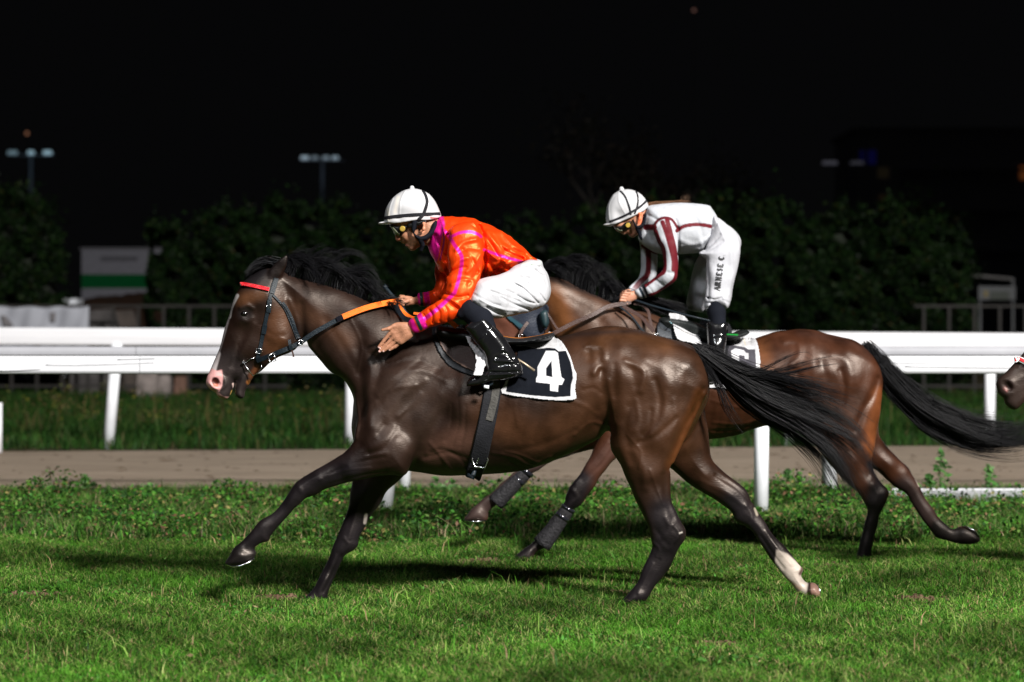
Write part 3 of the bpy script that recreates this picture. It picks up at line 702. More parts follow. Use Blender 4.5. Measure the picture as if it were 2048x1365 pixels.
def mane(root, pts, outline, n, oy, seed, parent, lean=1.0):
    """pts: crest (px); outline: how far the hair stands above it (px) per crest point; swept back to the right"""
    R = np.random.default_rng(seed); gl = []
    P = crom(pts, 6); H = np.interp(np.linspace(0, 1, len(P)), np.linspace(0, 1, len(outline)), [o[0] for o in outline]); LN = np.interp(np.linspace(0, 1, len(P)), np.linspace(0, 1, len(outline)), [o[1] for o in outline])
    for i in range(0, len(P)):
        x, y = P[i]; hh = H[i]; ln = LN[i]
        gl.append(([(x, y + 3), (x + 4 + .04 * ln, y - hh * .62), (x + .26 * ln, y - hh), (x + .6 * ln, y - hh * .92 + ln * .08), (x + ln, y - hh * .55 + ln * .25)], 0.0))
    return hair("mane", gl, n, .0019, parent, K=12, jit=.036, seed=seed, root_w=.014, y=oy, yj=.05, short=.45)
mane(H1, [(560, 549), (572, 550), (614, 559), (669, 574), (724, 597), (773, 615)], [(24, 50), (33, 66), (37, 78), (34, 74), (20, 62), (9, 44)], 1500, -.005, 21, H1)
# the forelock, blown back over the browband
hair("forelock", [([(552, 530), (530, 530), (508, 545), (488, 566)], -.02), ([(556, 528), (532, 522), (508, 532), (492, 558)], .0), ([(566, 532), (552, 522), (530, 520), (512, 534)], .02)], 420, .0017, H1, K=10, jit=.014, seed=9, root_w=.02, y=-.01)
R_ = None
for gd, n, sd, cy in [([([(600, 556), (606, 520), (628, 498), (650, 495), (662, 503)], 0), ([(612, 558), (622, 522), (650, 500), (672, 503), (686, 512)], 0)], 70, 41, 0), ([([(640, 565), (655, 520), (680, 497), (706, 497), (716, 502)], 0), ([(650, 568), (670, 530), (700, 508), (728, 512), (742, 528)], 0)], 80, 42, 0),
                  ([([(680, 578), (700, 540), (728, 525), (748, 534), (752, 552)], 0), ([(690, 582), (715, 550), (740, 548), (760, 570), (764, 590)], 0)], 80, 43, 0), ([([(570, 548), (578, 520), (596, 506), (616, 498), (628, 500)], 0), ([(576, 550), (590, 522), (610, 508), (640, 510)], 0)], 60, 44, 0)]:
    hair("mane_wisp", gd, n, .0015, H1, K=12, jit=.02, seed=sd, root_w=.02, y=-.01, short=.5)
shoe([(453, 1129, -.02), (466, 1134, -.05), (482, 1132, -.055), (500, 1124, -.04), (508, 1117, -.02)], -.14, 0, H1)
shoe([(1634, 1170, -.0), (1640, 1182, -.03), (1640, 1193, -.02)], .13, 0, H1)

# ---------------- second horse
H2 = empty("racehorse", W(1400, 1118, OY2), "bright bay galloping racehorse behind the leader, ridden by the jockey in white", "horse", "racehorses in the race")
v = make_horse("b", 1, OY2, .0075, POLY2, T=T_id, TH=TH2, S=.84, box=(930 - 30, 500, 1985, 1150)) if False else None
def relief2(p): return T2(p)
v = vol_px(915, 500, 1985, 1150, -.46, .46, .0062, OY2)
for P, C, k in POLY2.values(): v.part(P, C, k=k)
v.part([TH2(p) for p in HEAD], [(*TH2((q[0], q[1])), q[2] * .84, q[3], 0) for q in HEADC], k=.035, conv=0)
b = lambda P, w, a, side=-1: v.stroke([T2(p) for p in P], w * .84, a, side=side)
for P, w, a in [([(1172, 692), (1186, 689), (1206, 696), (1205, 725), (1186, 745)], 8, .009), ([(1240, 700), (1240, 760), (1248, 820)], 12, .006),
                ([(1330, 715), (1375, 735), (1402, 755)], 12, .007), ([(1290, 720), (1320, 735), (1333, 770)], 12, .007), ([(1308, 760), (1318, 800), (1311, 840), (1285, 868)], 8, -.009),
                ([(1216, 865), (1218, 838), (1208, 800), (1200, 765)], 10, -.012), ([(1256, 812), (1250, 850), (1256, 890)], 8, -.007), ([(1404, 780), (1388, 818), (1366, 852), (1347, 897)], 9, -.013),
                ([(1262, 740), (1270, 770)], 10, -.006), ([(1330, 790), (1322, 830), (1300, 865)], 10, .006)]: b(P, w, a)
for P, w, a in [([(1110, 575), (1150, 620), (1190, 680)], 22, .010), ([(1140, 600), (1200, 640), (1250, 690)], 10, -.006), ([(1110, 640), (1135, 690), (1160, 740)], 12, -.01), ([(1250, 640), (1290, 660), (1330, 700)], 14, .006)]:
    v.stroke(P, w, a, side=0)
for i in range(10): v.stroke([(1400 + i * 17, 780), (1404 + i * 17, 820), (1398 + i * 17, 868)], 5, -.0022)
for P, w, a in [([(1420, 800), (1480, 815), (1540, 800)], 3, .003), ([(1425, 845), (1480, 848), (1530, 835)], 3, .003), ([(1425, 862), (1470, 860), (1510, 850)], 3, -.004),
                ([(1230, 890), (1200, 930), (1165, 960)], 4, -.005), ([(1215, 885), (1180, 930), (1150, 965)], 4, .004), ([(1140, 975), (1155, 995), (1138, 1008)], 5, .005),
                ([(1745, 970), (1752, 990), (1745, 1008)], 5, .005), ([(1700, 900), (1735, 950)], 5, -.005)]: v.stroke(P, w, a)
v.wobble(.0018, .2, 8); v.wobble(.001, .1, 9)
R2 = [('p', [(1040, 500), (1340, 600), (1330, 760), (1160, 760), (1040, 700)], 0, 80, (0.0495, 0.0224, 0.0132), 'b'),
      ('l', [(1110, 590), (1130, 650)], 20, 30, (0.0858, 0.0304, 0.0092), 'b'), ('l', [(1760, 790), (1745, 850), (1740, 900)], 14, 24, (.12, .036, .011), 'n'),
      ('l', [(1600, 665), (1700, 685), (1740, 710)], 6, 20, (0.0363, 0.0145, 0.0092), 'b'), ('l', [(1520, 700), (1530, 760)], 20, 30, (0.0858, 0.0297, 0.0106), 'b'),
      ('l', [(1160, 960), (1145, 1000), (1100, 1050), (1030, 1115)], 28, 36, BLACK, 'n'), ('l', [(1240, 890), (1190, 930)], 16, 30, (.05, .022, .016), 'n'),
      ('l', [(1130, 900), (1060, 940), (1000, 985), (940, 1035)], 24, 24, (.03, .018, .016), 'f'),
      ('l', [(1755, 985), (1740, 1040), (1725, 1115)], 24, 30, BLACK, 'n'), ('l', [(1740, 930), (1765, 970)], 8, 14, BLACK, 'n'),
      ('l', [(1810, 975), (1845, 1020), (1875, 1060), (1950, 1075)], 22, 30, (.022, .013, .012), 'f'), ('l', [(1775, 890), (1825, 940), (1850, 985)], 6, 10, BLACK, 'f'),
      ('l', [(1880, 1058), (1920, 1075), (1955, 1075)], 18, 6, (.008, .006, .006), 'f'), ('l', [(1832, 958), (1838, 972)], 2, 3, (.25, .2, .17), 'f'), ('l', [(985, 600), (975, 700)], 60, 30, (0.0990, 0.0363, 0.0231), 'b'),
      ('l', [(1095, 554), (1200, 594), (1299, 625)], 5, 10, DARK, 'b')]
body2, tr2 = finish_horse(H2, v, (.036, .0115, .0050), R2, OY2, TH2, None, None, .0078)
hair("tail", [([(1732, 694), (1760, 715), (1800, 752), (1850, 795), (1905, 822), (1960, 845), (2030, 856), (2085, 848)], .0),
              ([(1733, 696), (1760, 730), (1800, 775), (1850, 815), (1905, 842), (1970, 862), (2040, 866), (2090, 852)], -.04),
              ([(1734, 700), (1760, 745), (1800, 792), (1850, 838), (1905, 865), (1965, 884), (2040, 878), (2085, 862)], -.02),
              ([(1735, 705), (1762, 760), (1795, 805), (1845, 852), (1900, 878), (1960, 890), (2030, 888), (2070, 874)], .03)], 1350, .0018, H2, K=18, jit=.036, seed=13, root_w=.03, y=OY2, yj=.04, short=.72)
for gd, n, sd in [([([(1745, 715), (1764, 760), (1775, 800), (1788, 830)], -.04), ([(1745, 715), (1768, 770), (1790, 800), (1800, 815)], -.03)], 40, 14), ([([(1735, 700), (1830, 770), (1930, 830), (1985, 818), (2003, 812)], 0), ([(1735, 700), (1830, 775), (1940, 838), (1990, 832)], 0)], 14, 15)]:
    hair("tail_wisp", gd, n, .0016, H2, K=14, jit=.012, seed=sd, root_w=.02, y=OY2, short=.6)
mane(H2, [(1075, 556), (1095, 555), (1124, 561), (1162, 578), (1199, 595), (1224, 606)], [(20, 55), (34, 70), (44, 80), (46, 70), (36, 50), (16, 36)], 1500, OY2 - .005, 22, H2)
hair("mane_end", [([(1225, 606), (1240, 600), (1270, 606), (1310, 625), (1350, 640)], -.03), ([(1235, 603), (1260, 590), (1300, 600), (1350, 615), (1385, 632)], -.02), ([(1250, 612), (1280, 600), (1320, 612), (1370, 630)], -.05)], 500, .0019, H2, K=10, jit=.02, seed=19, root_w=.03, y=OY2)
shoe([(928, 1042, -.03), (950, 1044, -.05), (972, 1042, -.03)], .14, OY2, H2)
shoe([(1928, 1052, -.03), (1948, 1061, -.05), (1959, 1074, -.03)], .13, OY2, H2)

# ---------------- third horse: only its muzzle has entered the picture
OY3 = .62
def rot3(p):
    a = math.radians(19); x, y = p[0] - 560, p[1] - 560
    return (560 + x * math.cos(a) - y * math.sin(a) * -1 * -1, 560 + x * math.sin(a) + y * math.cos(a)) if False else (560 + x * math.cos(a) - y * math.sin(a), 560 + x * math.sin(a) + y * math.cos(a))
S3 = 1.22
m0 = rot3((430, 767))
def T3(p): return (2015 + (p[0] - m0[0]) * S3, 775 + (p[1] - m0[1]) * S3)
def TH3(p): return T3(rot3(p))
H3 = empty("racehorse", (T3((960, 1204))[0] / 400 - 2.56, OY3, 0), "racehorse with a red noseband whose dark muzzle enters at the right edge", "horse", "racehorses in the race")
v = make_horse("c", 2, OY3, .010, POLY1, T=T3, TH=TH3, S=S3, box=(1950, 330, 3600, 1480))
lowest = None
R3 = [('l', [TH3((560, 600)), TH3((520, 640))], 40, 60, (0.0726, 0.0297, 0.0119), 'b'), ('l', [TH3((450, 720)), TH3((430, 780))], 46, 40, (0.0198, 0.0119, 0.0099), 'b'),
      ('l', [TH3((431, 763))], 9, 4, (0.0079, 0.0033, 0.0033), 'b'), ('l', [TH3((427, 770)), TH3((430, 772))], 3, 3, (0.1056, 0.0198, 0.0198), 'b')]
body3, tr3 = finish_horse(H3, v, (.045, .020, .012), R3, OY3, TH3, None, None, .01)

# ====================================================================== JOCKEYS
WHITE = (.385, .385, .405); ORANGE = (.86, .058, .003); PINK = (.75, .010, .28); GREEN = (.008, .045, .04)

def skin_body(v, k=.012): pass

# ---------------- first rider
J1 = empty("person", W(990, 760, -.25), "jockey in orange silks with pink piping crouched on the leading horse, arm reaching forward", "jockey", "jockeys")
v = vol_px(740, 372, 1110, 790, -.43, .36, .0038, 0.0)
# head (profile) and neck
v.part([(781, 440), (783, 456), (786, 463), (789.5, 471), (790.5, 478.5), (794, 482.5), (799, 482.5), (802, 485), (806, 488), (810.5, 489), (809.5, 492), (813, 494), (816, 496.5), (818, 499.5), (822.5, 502), (829, 501), (836, 495), (846, 492), (860, 486), (874, 465), (878, 440), (868, 410), (840, 392), (805, 394), (784, 415)],
       [(840, 425, 42, .070, 0), (800, 450, 26, .064, 0), (791, 476, 8, .016, 0), (799, 482, 8, .022, 0), (810, 475, 20, .052, 0), (809, 490, 7, .024, 0), (824, 497, 11, .034, 0), (838, 480, 22, .060, 0), (870, 450, 26, .060, 0)], k=.012, conv=-.03)
v.ptubes([(860, 462, 0), (885, 480, 0), (910, 490, 0)], [21, 22, 26], k=.03)
v.stroke([(812, 485), (818, 490), (821, 494)], 2.2, -.004, conv=-.05); v.stroke([(803, 484), (812, 489.5), (817, 490)], 1.6, -.004, conv=-.03)
v.stroke([(797, 474), (806, 480), (813, 487)], 2.2, -.003, conv=-.05); v.stroke([(796, 479)], 2.2, .004, conv=-.02); v.stroke([(815, 497), (812, 494)], 2, -.003, conv=-.02)
# ear
v.tubes([W(842, 444, -.078), W(849, 448, -.088), W(848, 458, -.090), (W(841, 464, -.080))], [.0065, .008, .0075, .006], k=.006)
# trunk, arms, legs under the clothes
v.ptubes([(905, 480, 0), (960, 500, 0), (1030, 540, 0), (1070, 565, 0)], [32, 36, 26, 24], k=.05)
for s in (-1, 1): v.ptubes([(915, 475, .06 * s), (930, 480, .15 * s)], [30, 22], k=.04)
v.ptubes([(935, 480, -.17), (928, 540, -.22), (918, 610, -.26)], [20, 16, 14], k=.03)
v.ptubes([(918, 610, -.26), (870, 635, -.265), (824, 657, -.240)], [12, 9, 7], k=.02)
v.ptubes([(925, 480, .16), (895, 540, .19), (880, 590, .17)], [20, 16, 13], k=.03)
v.ptubes([(880, 590, .17), (850, 600, .12), (826, 603, .07)], [13, 10, 7.5], k=.02)
for s in (-1, 1):
    v.ptubes([(1062, 568, .07 * s), (1010, 592, .19 * s), (955, 606, .262 * s)], [24, 18, 13], k=.04)
    v.ptubes([(950, 605, .275 * s), (975, 670, .315 * s), (1008, 728, .325 * s)], [13, 12, 8], k=.02)
    v.ptubes([(1020, 738, .32 * s), (985, 750, .32 * s), (955, 762, .31 * s)], [9, 9, 7], k=.02)
# near hand, open and reaching down the horse's shoulder
v.part([(828, 650), (812, 645), (790, 646), (784, 655), (780, 668), (786, 681), (800, 690), (812, 684), (828, 670)], [(815, 660, 12, .017, -.235), (790, 668, 12, .014, -.222)], k=.008)
yy = -.222
for P, r in [([(784, 662), (779, 668.5), (768, 682), (757.8, 694.5)], (4.8, 4.5, 4.0, 3.1)), ([(790, 670), (785, 677), (772, 691), (759, 703.5)], (4.8, 4.5, 4.0, 3.1)),
             ([(796, 677), (792, 682), (780, 693), (766.6, 702.5)], (4.7, 4.3, 3.9, 3.0)), ([(803, 681), (800, 686), (790, 694), (779.5, 700)], (4.3, 4.0, 3.5, 2.8))]:
    v.ptubes([(x, y, yy + .004 * i * (1 if i < 3 else .8)) for i, (x, y) in enumerate(P)], r, k=.0035)
v.ptubes([(800, 654, -.225), (787, 653, -.228), (777, 658, -.232), (764.5, 660.5, -.232)], (6, 4.2, 3.8, 2.8), k=.004)
for a, b2 in [((783, 670), (768, 686)), ((790, 677), (775, 692)), ((797, 684), (785, 694))]: v.stroke([a, b2], 1.1, -.0022, conv=-.27)
for a, b2 in [((812, 658), (786, 668)), ((814, 664), (792, 677)), ((815, 670), (800, 684))]: v.stroke([a, b2], 1.5, .0018, conv=-.27)
# far hand, closed round the whip and the rein
v.part([(828, 596), (815, 592), (800, 593), (795, 600), (797, 608), (806, 613), (818, 612), (828, 609)], [(812, 602, 10, .020, .055)], k=.006)
for i, (x, y) in enumerate([(801, 593.5), (797, 598), (796.5, 603.5), (799, 608.5)]):
    v.ptubes([(x + 7, y, .07), (x, y - .5, .050), (x + 1, y + 1.5, .022), (x + 8, y + 2, .016)], (3.2, 3.2, 3.0, 2.6), k=.002)
v.ptubes([(816, 602, .035), (806, 606, .018), (798, 606, .012)], (4.2, 3.6, 3.0), k=.003)
me = v.mesh("body")
SK = (.34, .155, .09)
paint(me, SK, [('l', [(809, 490), (815, 492)], 2.2, 3, (.40, .13, .10), 'b'), ('l', [(791, 480), (797, 481)], 3, 4, (.50, .17, .11), 'b'), ('l', [(812, 498), (828, 502)], 5, 6, (.34, .17, .11), 'b'),
               ('l', [(845, 446), (846, 462)], 4, 3, (.58, .24, .14), 'b'), ('l', [(843, 452), (844, 459)], 1.6, 2, (.25, .07, .03), 'b'),
               ('l', [(760, 697), (757, 695)], 1.5, 1, (.7, .45, .42), 'b'), ('l', [(760, 704), (758, 703)], 1.5, 1, (.7, .45, .42), 'b'), ('l', [(767, 703)], 1.6, 1, (.7, .45, .42), 'b'), ('l', [(779, 701)], 1.6, 1, (.7, .45, .42), 'b'),
               ('l', [(825, 650), (832, 670)], 4, 3, (.36, .25, .08), 'n'), ('l', [(872, 455), (862, 490)], 4, 4, (.45, .42, .08), 'b')], 0)
jb1 = link("body", me, M['skin'], J1); jb1['label'] = "face, neck and bare hands of the rider, left hand stretched down the horse's shoulder"
# jacket
v = vol_px(815, 425, 1100, 672, -.40, .34, .0042, 0.0)
v.part([(877, 438), (886, 434), (919, 434), (944, 438), (969, 446), (994, 457), (1019, 472), (1044, 492), (1064, 512), (1081, 526), (1070, 527), (1047, 527), (1036, 536), (1022, 552), (994, 556), (960, 562), (915, 560), (885, 545), (868, 520), (858, 500), (856, 478), (864, 455)],
       [(900, 470, 45, .155, 0), (960, 500, 55, .185, 0), (1030, 525, 34, .155, 0), (1070, 525, 18, .12, 0), (868, 490, 26, .085, 0), (880, 450, 20, .09, 0)], k=.03, conv=0)
v.part([(905, 452), (935, 443), (956, 457), (967, 483), (969, 525), (961, 560), (951, 587), (940, 611), (920, 631), (895, 645), (860, 656), (829, 667), (818, 645), (834, 631), (854, 616), (874, 603), (888, 588), (893, 566), (894, 545), (893, 515), (894, 480)],
       [(932, 470, 36, .075, -.165), (930, 530, 34, .066, -.215), (925, 600, 30, .062, -.255), (880, 625, 20, .052, -.265), (842, 645, 15, .040, -.252), (826, 655, 12, .030, -.242)], k=.03)
v.part([(880, 500), (920, 480), (950, 500), (940, 560), (925, 590), (905, 602), (880, 608), (858, 613), (838, 612), (836, 590), (848, 585), (866, 578), (871, 560), (870, 530)],
       [(915, 490, 34, .07, .15), (893, 555, 24, .06, .185), (875, 590, 18, .052, .165), (842, 601, 12, .034, .09)], k=.03)
n_ = lambda P, w, a: v.stroke(P, w * .9, a * 1.5, conv=-.2)
for P, w, a in [([(958, 450), (968, 480), (971, 520), (965, 556)], 4, -.014), ([(895, 470), (892, 510), (896, 550)], 5, -.008), ([(893, 588), (915, 596), (935, 592)], 4, -.007),
                ([(889, 600), (905, 612), (915, 618)], 5, -.006), ([(905, 536), (920, 522), (938, 516)], 5, .007), ([(902, 546), (918, 538), (932, 536)], 4, -.006), ([(912, 500), (928, 486), (952, 480)], 5, .007),
                ([(918, 508), (936, 498), (956, 500)], 4, -.005), ([(935, 545), (950, 530), (962, 510)], 5, .006), ([(938, 570), (952, 548), (960, 530)], 5, -.005), ([(905, 570), (925, 560), (945, 562)], 4, .005),
                ([(925, 500), (945, 520), (955, 545)], 4, -.006), ([(860, 622), (866, 630), (866, 645)], 2.6, -.005), ([(848, 630), (853, 638), (852, 650)], 2.4, -.004), ([(872, 614), (880, 625), (880, 642)], 3, -.005),
                ([(885, 606), (895, 620), (896, 640)], 4, -.004), ([(905, 600), (920, 612), (925, 622)], 4, .005),
                ([(966, 470), (985, 495), (1000, 520)], 5, -.008), ([(975, 462), (1000, 490), (1030, 505)], 6, .007), ([(972, 500), (990, 515), (1010, 522)], 5, .008), ([(970, 515), (985, 535), (1000, 545)], 5, -.007),
                ([(985, 470), (1010, 500), (1045, 515)], 4, -.006), ([(1010, 530), (1030, 522), (1050, 520)], 4, .005), ([(1000, 455), (1015, 480), (1040, 500)], 4, .004), ([(980, 550), (1000, 530), (1020, 540)], 4, -.005),
                ([(870, 470), (880, 495), (888, 520)], 4, -.006), ([(885, 455), (892, 480), (889, 505)], 4, .006), ([(945, 445), (960, 460), (975, 490)], 3, .006), ([(1020, 500), (1045, 505), (1065, 520)], 4, -.006),
                ([(1035, 540), (1045, 530), (1060, 527)], 3, -.004)]: n_(P, w, a)
for P, w, a in [([(878, 540), (890, 560), (884, 585)], 3, .006), ([(870, 590), (880, 600), (890, 602)], 3, -.006), ([(855, 588), (860, 600), (858, 612)], 2.4, -.005)]: v.stroke(P, w, a, side=0, conv=.17)
v.wobble(.0022, .09, 31); v.wobble(.0012, .045, 32)
me = v.mesh("jacket")
SH = [('p', [(852, 440), (886, 430), (890, 450), (882, 480), (876, 520), (868, 530), (850, 500)], 0, 3, PINK, 'b'), ('l', [(884, 450), (888, 480), (880, 520)], 1.5, 2, (.30, .01, .16), 'b'),
      ('l', [(889, 462), (900, 476), (910, 492), (920, 506), (924, 520), (920, 548), (914, 572), (909, 586)], 3.4, 1.4, PINK, 'n'),
      ('l', [(909, 586), (895, 600), (875, 618), (850, 638), (838, 648)], 3.8, 1.4, PINK, 'n'),
      ('l', [(902, 474), (920, 466), (940, 464), (956, 469), (962, 474)], 2.7, 1.4, PINK, 'n'),
      ('l', [(968, 500), (990, 508), (1015, 516), (1044, 524)], 2.6, 1.4, PINK, 'n'),
      ('l', [(838, 630), (850, 654)], 5, 2, PINK, 'n'), ('l', [(831, 634), (842, 658)], 3.6, 1.4, GREEN, 'n'), ('l', [(820, 640), (832, 664)], 6, 1.6, PINK, 'n'),
      ('l', [(852, 584), (856, 614)], 5.5, 2, PINK, 'f'), ('l', [(842, 584), (844, 616)], 3.4, 1.4, GREEN, 'f'), ('l', [(834, 588), (836, 614)], 5, 1.4, PINK, 'f'),
      ('l', [(1078, 522), (1084, 530)], 3, 2, (.8, .5, .3), 'b')]
paint(me, ORANGE, SH, 0)
link("jacket", me, M['silk'], J1)
# breeches
v = vol_px(930, 510, 1112, 645, -.42, .42, .0045, 0.0)
for s in (-1, 1):
    v.part([(1046, 524), (1062, 519), (1082, 522), (1087, 535), (1095, 550), (1100, 570), (1101, 586), (1094, 605), (1079, 617), (1056, 625), (1026, 632), (997, 637), (974, 635), (962, 622), (946, 610), (940, 602), (949, 582), (960, 560), (994, 551), (1014, 543), (1030, 532)],
           [(1070, 560, 40, .105, .085 * s), (1040, 590, 36, .095, .15 * s), (990, 600, 32, .085, .235 * s), (955, 605, 20, .07, .27 * s)], k=.035)
for P, w, a in [([(1018, 562), (1044, 576), (1056, 587), (1076, 606)], 2.2, -.009), ([(1042, 555), (1062, 573), (1078, 587), (1090, 602)], 1.8, -.007), ([(1003, 596), (1030, 610), (1058, 619)], 2.2, -.009),
                ([(1035, 592), (1054, 603), (1070, 607)], 1.8, -.007), ([(974, 616), (989, 624), (1008, 629)], 3, -.010), ([(993, 573), (1026, 587)], 1.8, -.005), ([(981, 583), (1007, 592), (1040, 604)], 1.8, -.005),
                ([(962, 600), (985, 612), (1010, 620), (1035, 622)], 2.4, .006), ([(1000, 560), (1040, 570), (1070, 590)], 3, .005), ([(1030, 552), (1055, 556), (1056, 558)], 2, -.005), ([(1070, 540), (1088, 555), (1094, 570)], 2, -.004),
                ([(1062, 530), (1075, 545), (1090, 552)], 2, -.003), ([(950, 590), (975, 605), (1000, 612)], 2.4, -.004), ([(1047, 532), (1064, 530), (1080, 534)], 1.6, -.005)]: v.stroke(P, w, a, conv=-.2)
v.wobble(.0014, .07, 41)
me = v.mesh("breeches"); paint(me, WHITE, [('l', [(1046, 530), (1064, 527), (1080, 526)], 3.2, 1.5, (.42, .48, .43), 'n'), ('l', [(985, 638), (1040, 630)], 3, 4, (.45, .36, .26), 'n')], 0)
link("breeches", me, M['whitecloth'], J1)
def leg_wear(root, s, oy, sock_pts, sock_r, boot_poly, boot_c, h=.0045, extra=None, box=None):
    v = vol_px(*box, min(-.45, 0), .45, h, oy)
    v.ptubes([(x, y, yv * s) for x, y, yv in sock_pts], sock_r, k=.01)
    me = v.mesh("sock"); link("sock", me, M['sock'], root)
    v = vol_px(*box, -.45, .45, h, oy)
    for P, C, k in zip(boot_poly, boot_c, [.01] * 9): v.part(P, [(a, b2, c, d, e * s) for a, b2, c, d, e in C], k=.012)
    if extra: extra(v, s)
    me = v.mesh("boot"); return link("boot", me, M['boot'], root)
SHAFT = [(930, 655), (941, 644), (963, 629), (976, 634), (990, 652), (1011, 678), (1029, 706), (1040, 725), (1042, 742), (1010, 752), (985, 750), (972, 736), (969, 712), (955, 690), (941, 672)]
FOOT = [(1040, 725), (1046, 742), (1045, 751), (1030, 756), (1010, 760), (984, 763), (965, 770), (945, 773), (933, 772), (936, 760), (946, 752), (965, 746), (975, 735), (990, 725), (1020, 718)]
def creases(v, s):
    if s > 0: return
    for P, w, a in [([(993, 715), (1003, 706), (1018, 710), (1026, 718)], 2.6, -.006), ([(990, 722), (1005, 722), (1028, 724)], 2.2, .006), ([(996, 712), (1006, 700)], 3, .005), ([(998, 732), (1015, 728), (1035, 728)], 2, -.005),
                    ([(953, 684), (964, 678), (984, 655)], 1.1, .004), ([(930, 657), (942, 646), (962, 632)], 1.5, .004), ([(970, 743), (1000, 745), (1042, 743)], 1.6, -.005), ([(1018, 730), (1019, 744)], 1.2, .003),
                    ([(948, 752), (980, 750), (1044, 747)], 2, .005)]: v.stroke(P, w, a, conv=-.32)
for s in (-1, 1):
    leg_wear(J1, s, 0.0, [(925, 628, .285), (940, 622, .282), (962, 640, .30), (972, 655, .31)], [12, 22, 24, 20], [SHAFT, FOOT],
             [[(955, 650, 19, .062, .305), (985, 685, 19, .058, .318), (1010, 715, 19, .05, .325), (1010, 742, 17, .045, .325)], [(1020, 740, 17, .044, .325), (985, 752, 12, .042, .325), (945, 765, 9, .036, .32)]], extra=creases, box=(900, 595, 1060, 785))
# helmet, goggles, straps
def helmet(root, poly, ctrl, box, oy, band, straps, seams, peak, button, h=.0035, dirt=(), cutp=None):
    v = vol_px(*box, -.15, .15, h, oy)
    v.part(poly, ctrl, k=.01, conv=0)
    v.part(cutp, [(*cutp[2], 40, .6, 0)], k=.004, conv=-.06, cut=True)
    v.part(peak[0], peak[1], k=.008, conv=0)
    for P in seams: v.stroke(P, 1.6, .0022, side=0, conv=-.08)
    v.ptubes([(*button, 0), (button[0] + .5, button[1] + 3, 0)], [4.5, 5], k=.003)
    me = v.mesh("helmet"); paint(me, (.47, .465, .48), list(dirt), oy)
    o = link("helmet", me, M['helmet'], root); t = [bvh(me)]
    for px, w in band + straps: strap("helmet_strap", t, px, w * (D0 + oy) / FPX, M['blackband'], o, off=.0015, thick=.003, fallback=oy - .05)
    return o, t
hel1, ht1 = helmet(J1, [(770, 446), (769, 434), (773, 415), (785, 397), (802, 384), (820, 378), (838, 379), (856, 387), (869, 401), (878, 419), (883, 436), (880, 458), (857, 468), (832, 470), (807, 470), (785, 466)],
    [(825, 415, 40, .100, 0), (785, 435, 25, .078, 0), (872, 430, 20, .075, 0), (825, 440, 20, .093, 0)], (752, 368, 892, 455), 0.0,
    [([(769, 437), (785, 434), (820, 430.5), (850, 429), (879, 428)], 6.5)], [([(846, 383), (851, 392), (854, 405), (850, 420), (845, 432), (836, 440)], 6.5)],
    [[(810, 381), (802, 400), (799, 428)], [(785, 397), (779, 415), (775, 440)], [(857, 388), (860, 405), (858, 428)]],
    ([(757, 446), (768, 443), (785, 442), (800, 441), (796, 446), (775, 448.5), (760, 449)], [(785, 446, 3, .062, 0), (762, 447, 2.5, .035, 0)]), (824, 376),
    dirt=[('l', [(796, 395), (790, 425)], 3, 8, (.62, .57, .52), 'b'), ('l', [(813, 404), (817, 406)], 2, 2, (.5, .49, .46), 'b'), ('l', [(775, 420), (778, 440)], 3, 5, (.60, .56, .50), 'b'), ('l', [(862, 436), (878, 438)], 2, 3, (.35, .08, .08), 'b')], cutp=[(750, 449), (785, 447.5), (807, 445), (832, 441), (857, 440.5), (874, 437), (900, 431), (900, 500), (750, 500)])
def solid(root, name, mt, box, parts, h=.0035, oy=0.0, tubes=(), yr=(-.15, .15), rules=None, base=None, strokes=()):
    v = vol_px(*box, *yr, h, oy)
    for P, C in parts: v.part(P, C, k=.006, conv=np.mean([c[4] for c in C]))
    for P, r in tubes: v.ptubes(P, r, k=.004)
    for P, w, a in strokes: v.stroke(P, w, a, side=0)
    me = v.mesh(name)
    if rules is not None: paint(me, base, rules, oy)
    return link(name, me, mt, root)
g1 = solid(J1, "goggles", M['goggle'], (770, 440, 860, 482), [([(779, 451), (792, 448), (812, 447), (822, 450), (818, 462), (808, 472), (801, 475), (795, 472), (789, 469), (785, 460)], [(810, 460, 13, .072, 0), (792, 458, 10, .058, 0)])],
           tubes=[([(820, 452, -.068), (836, 447, -.080), (850, 444, -.082)], [5, 4.2, 4])])
strap("lens", [bvh(g1.data)], [(786, 457), (793, 466), (800, 469.5)], .024, M['lens'], g1, off=.001, thick=.002)
def disc(name, px, py, y, r, mt, root, oy=0.0):
    mb = MB(); x, yy_, z = W(px, py, oy + y); mb.tube([(x, yy_, z), (x, yy_ - .004, z), (x, yy_ - .006, z)], [r, r, r * .8], n=20); return mb.build(name, mt, root, smooth=False)
disc("lens_vent", 805, 458, -.073, .014, M['brass'], g1)
solid(J1, "ear_guard", M['sock'], (815, 430, 880, 510), [([(824, 458), (830, 468), (840, 473), (851, 470), (860, 460), (866, 446), (874, 442), (872, 462), (862, 474), (850, 482), (836, 480), (827, 470)], [(845, 474, 8, .020, -.072), (866, 455, 8, .022, -.066)]),
      ([(826, 440), (838, 440), (834, 452), (828, 466), (823, 458)], [(830, 452, 6, .016, -.076)])], tubes=[([(842, 480, -.07), (845, 490, -.055), (842, 500, -.04)], [6, 4.5, 4])], yr=(-.13, .05))
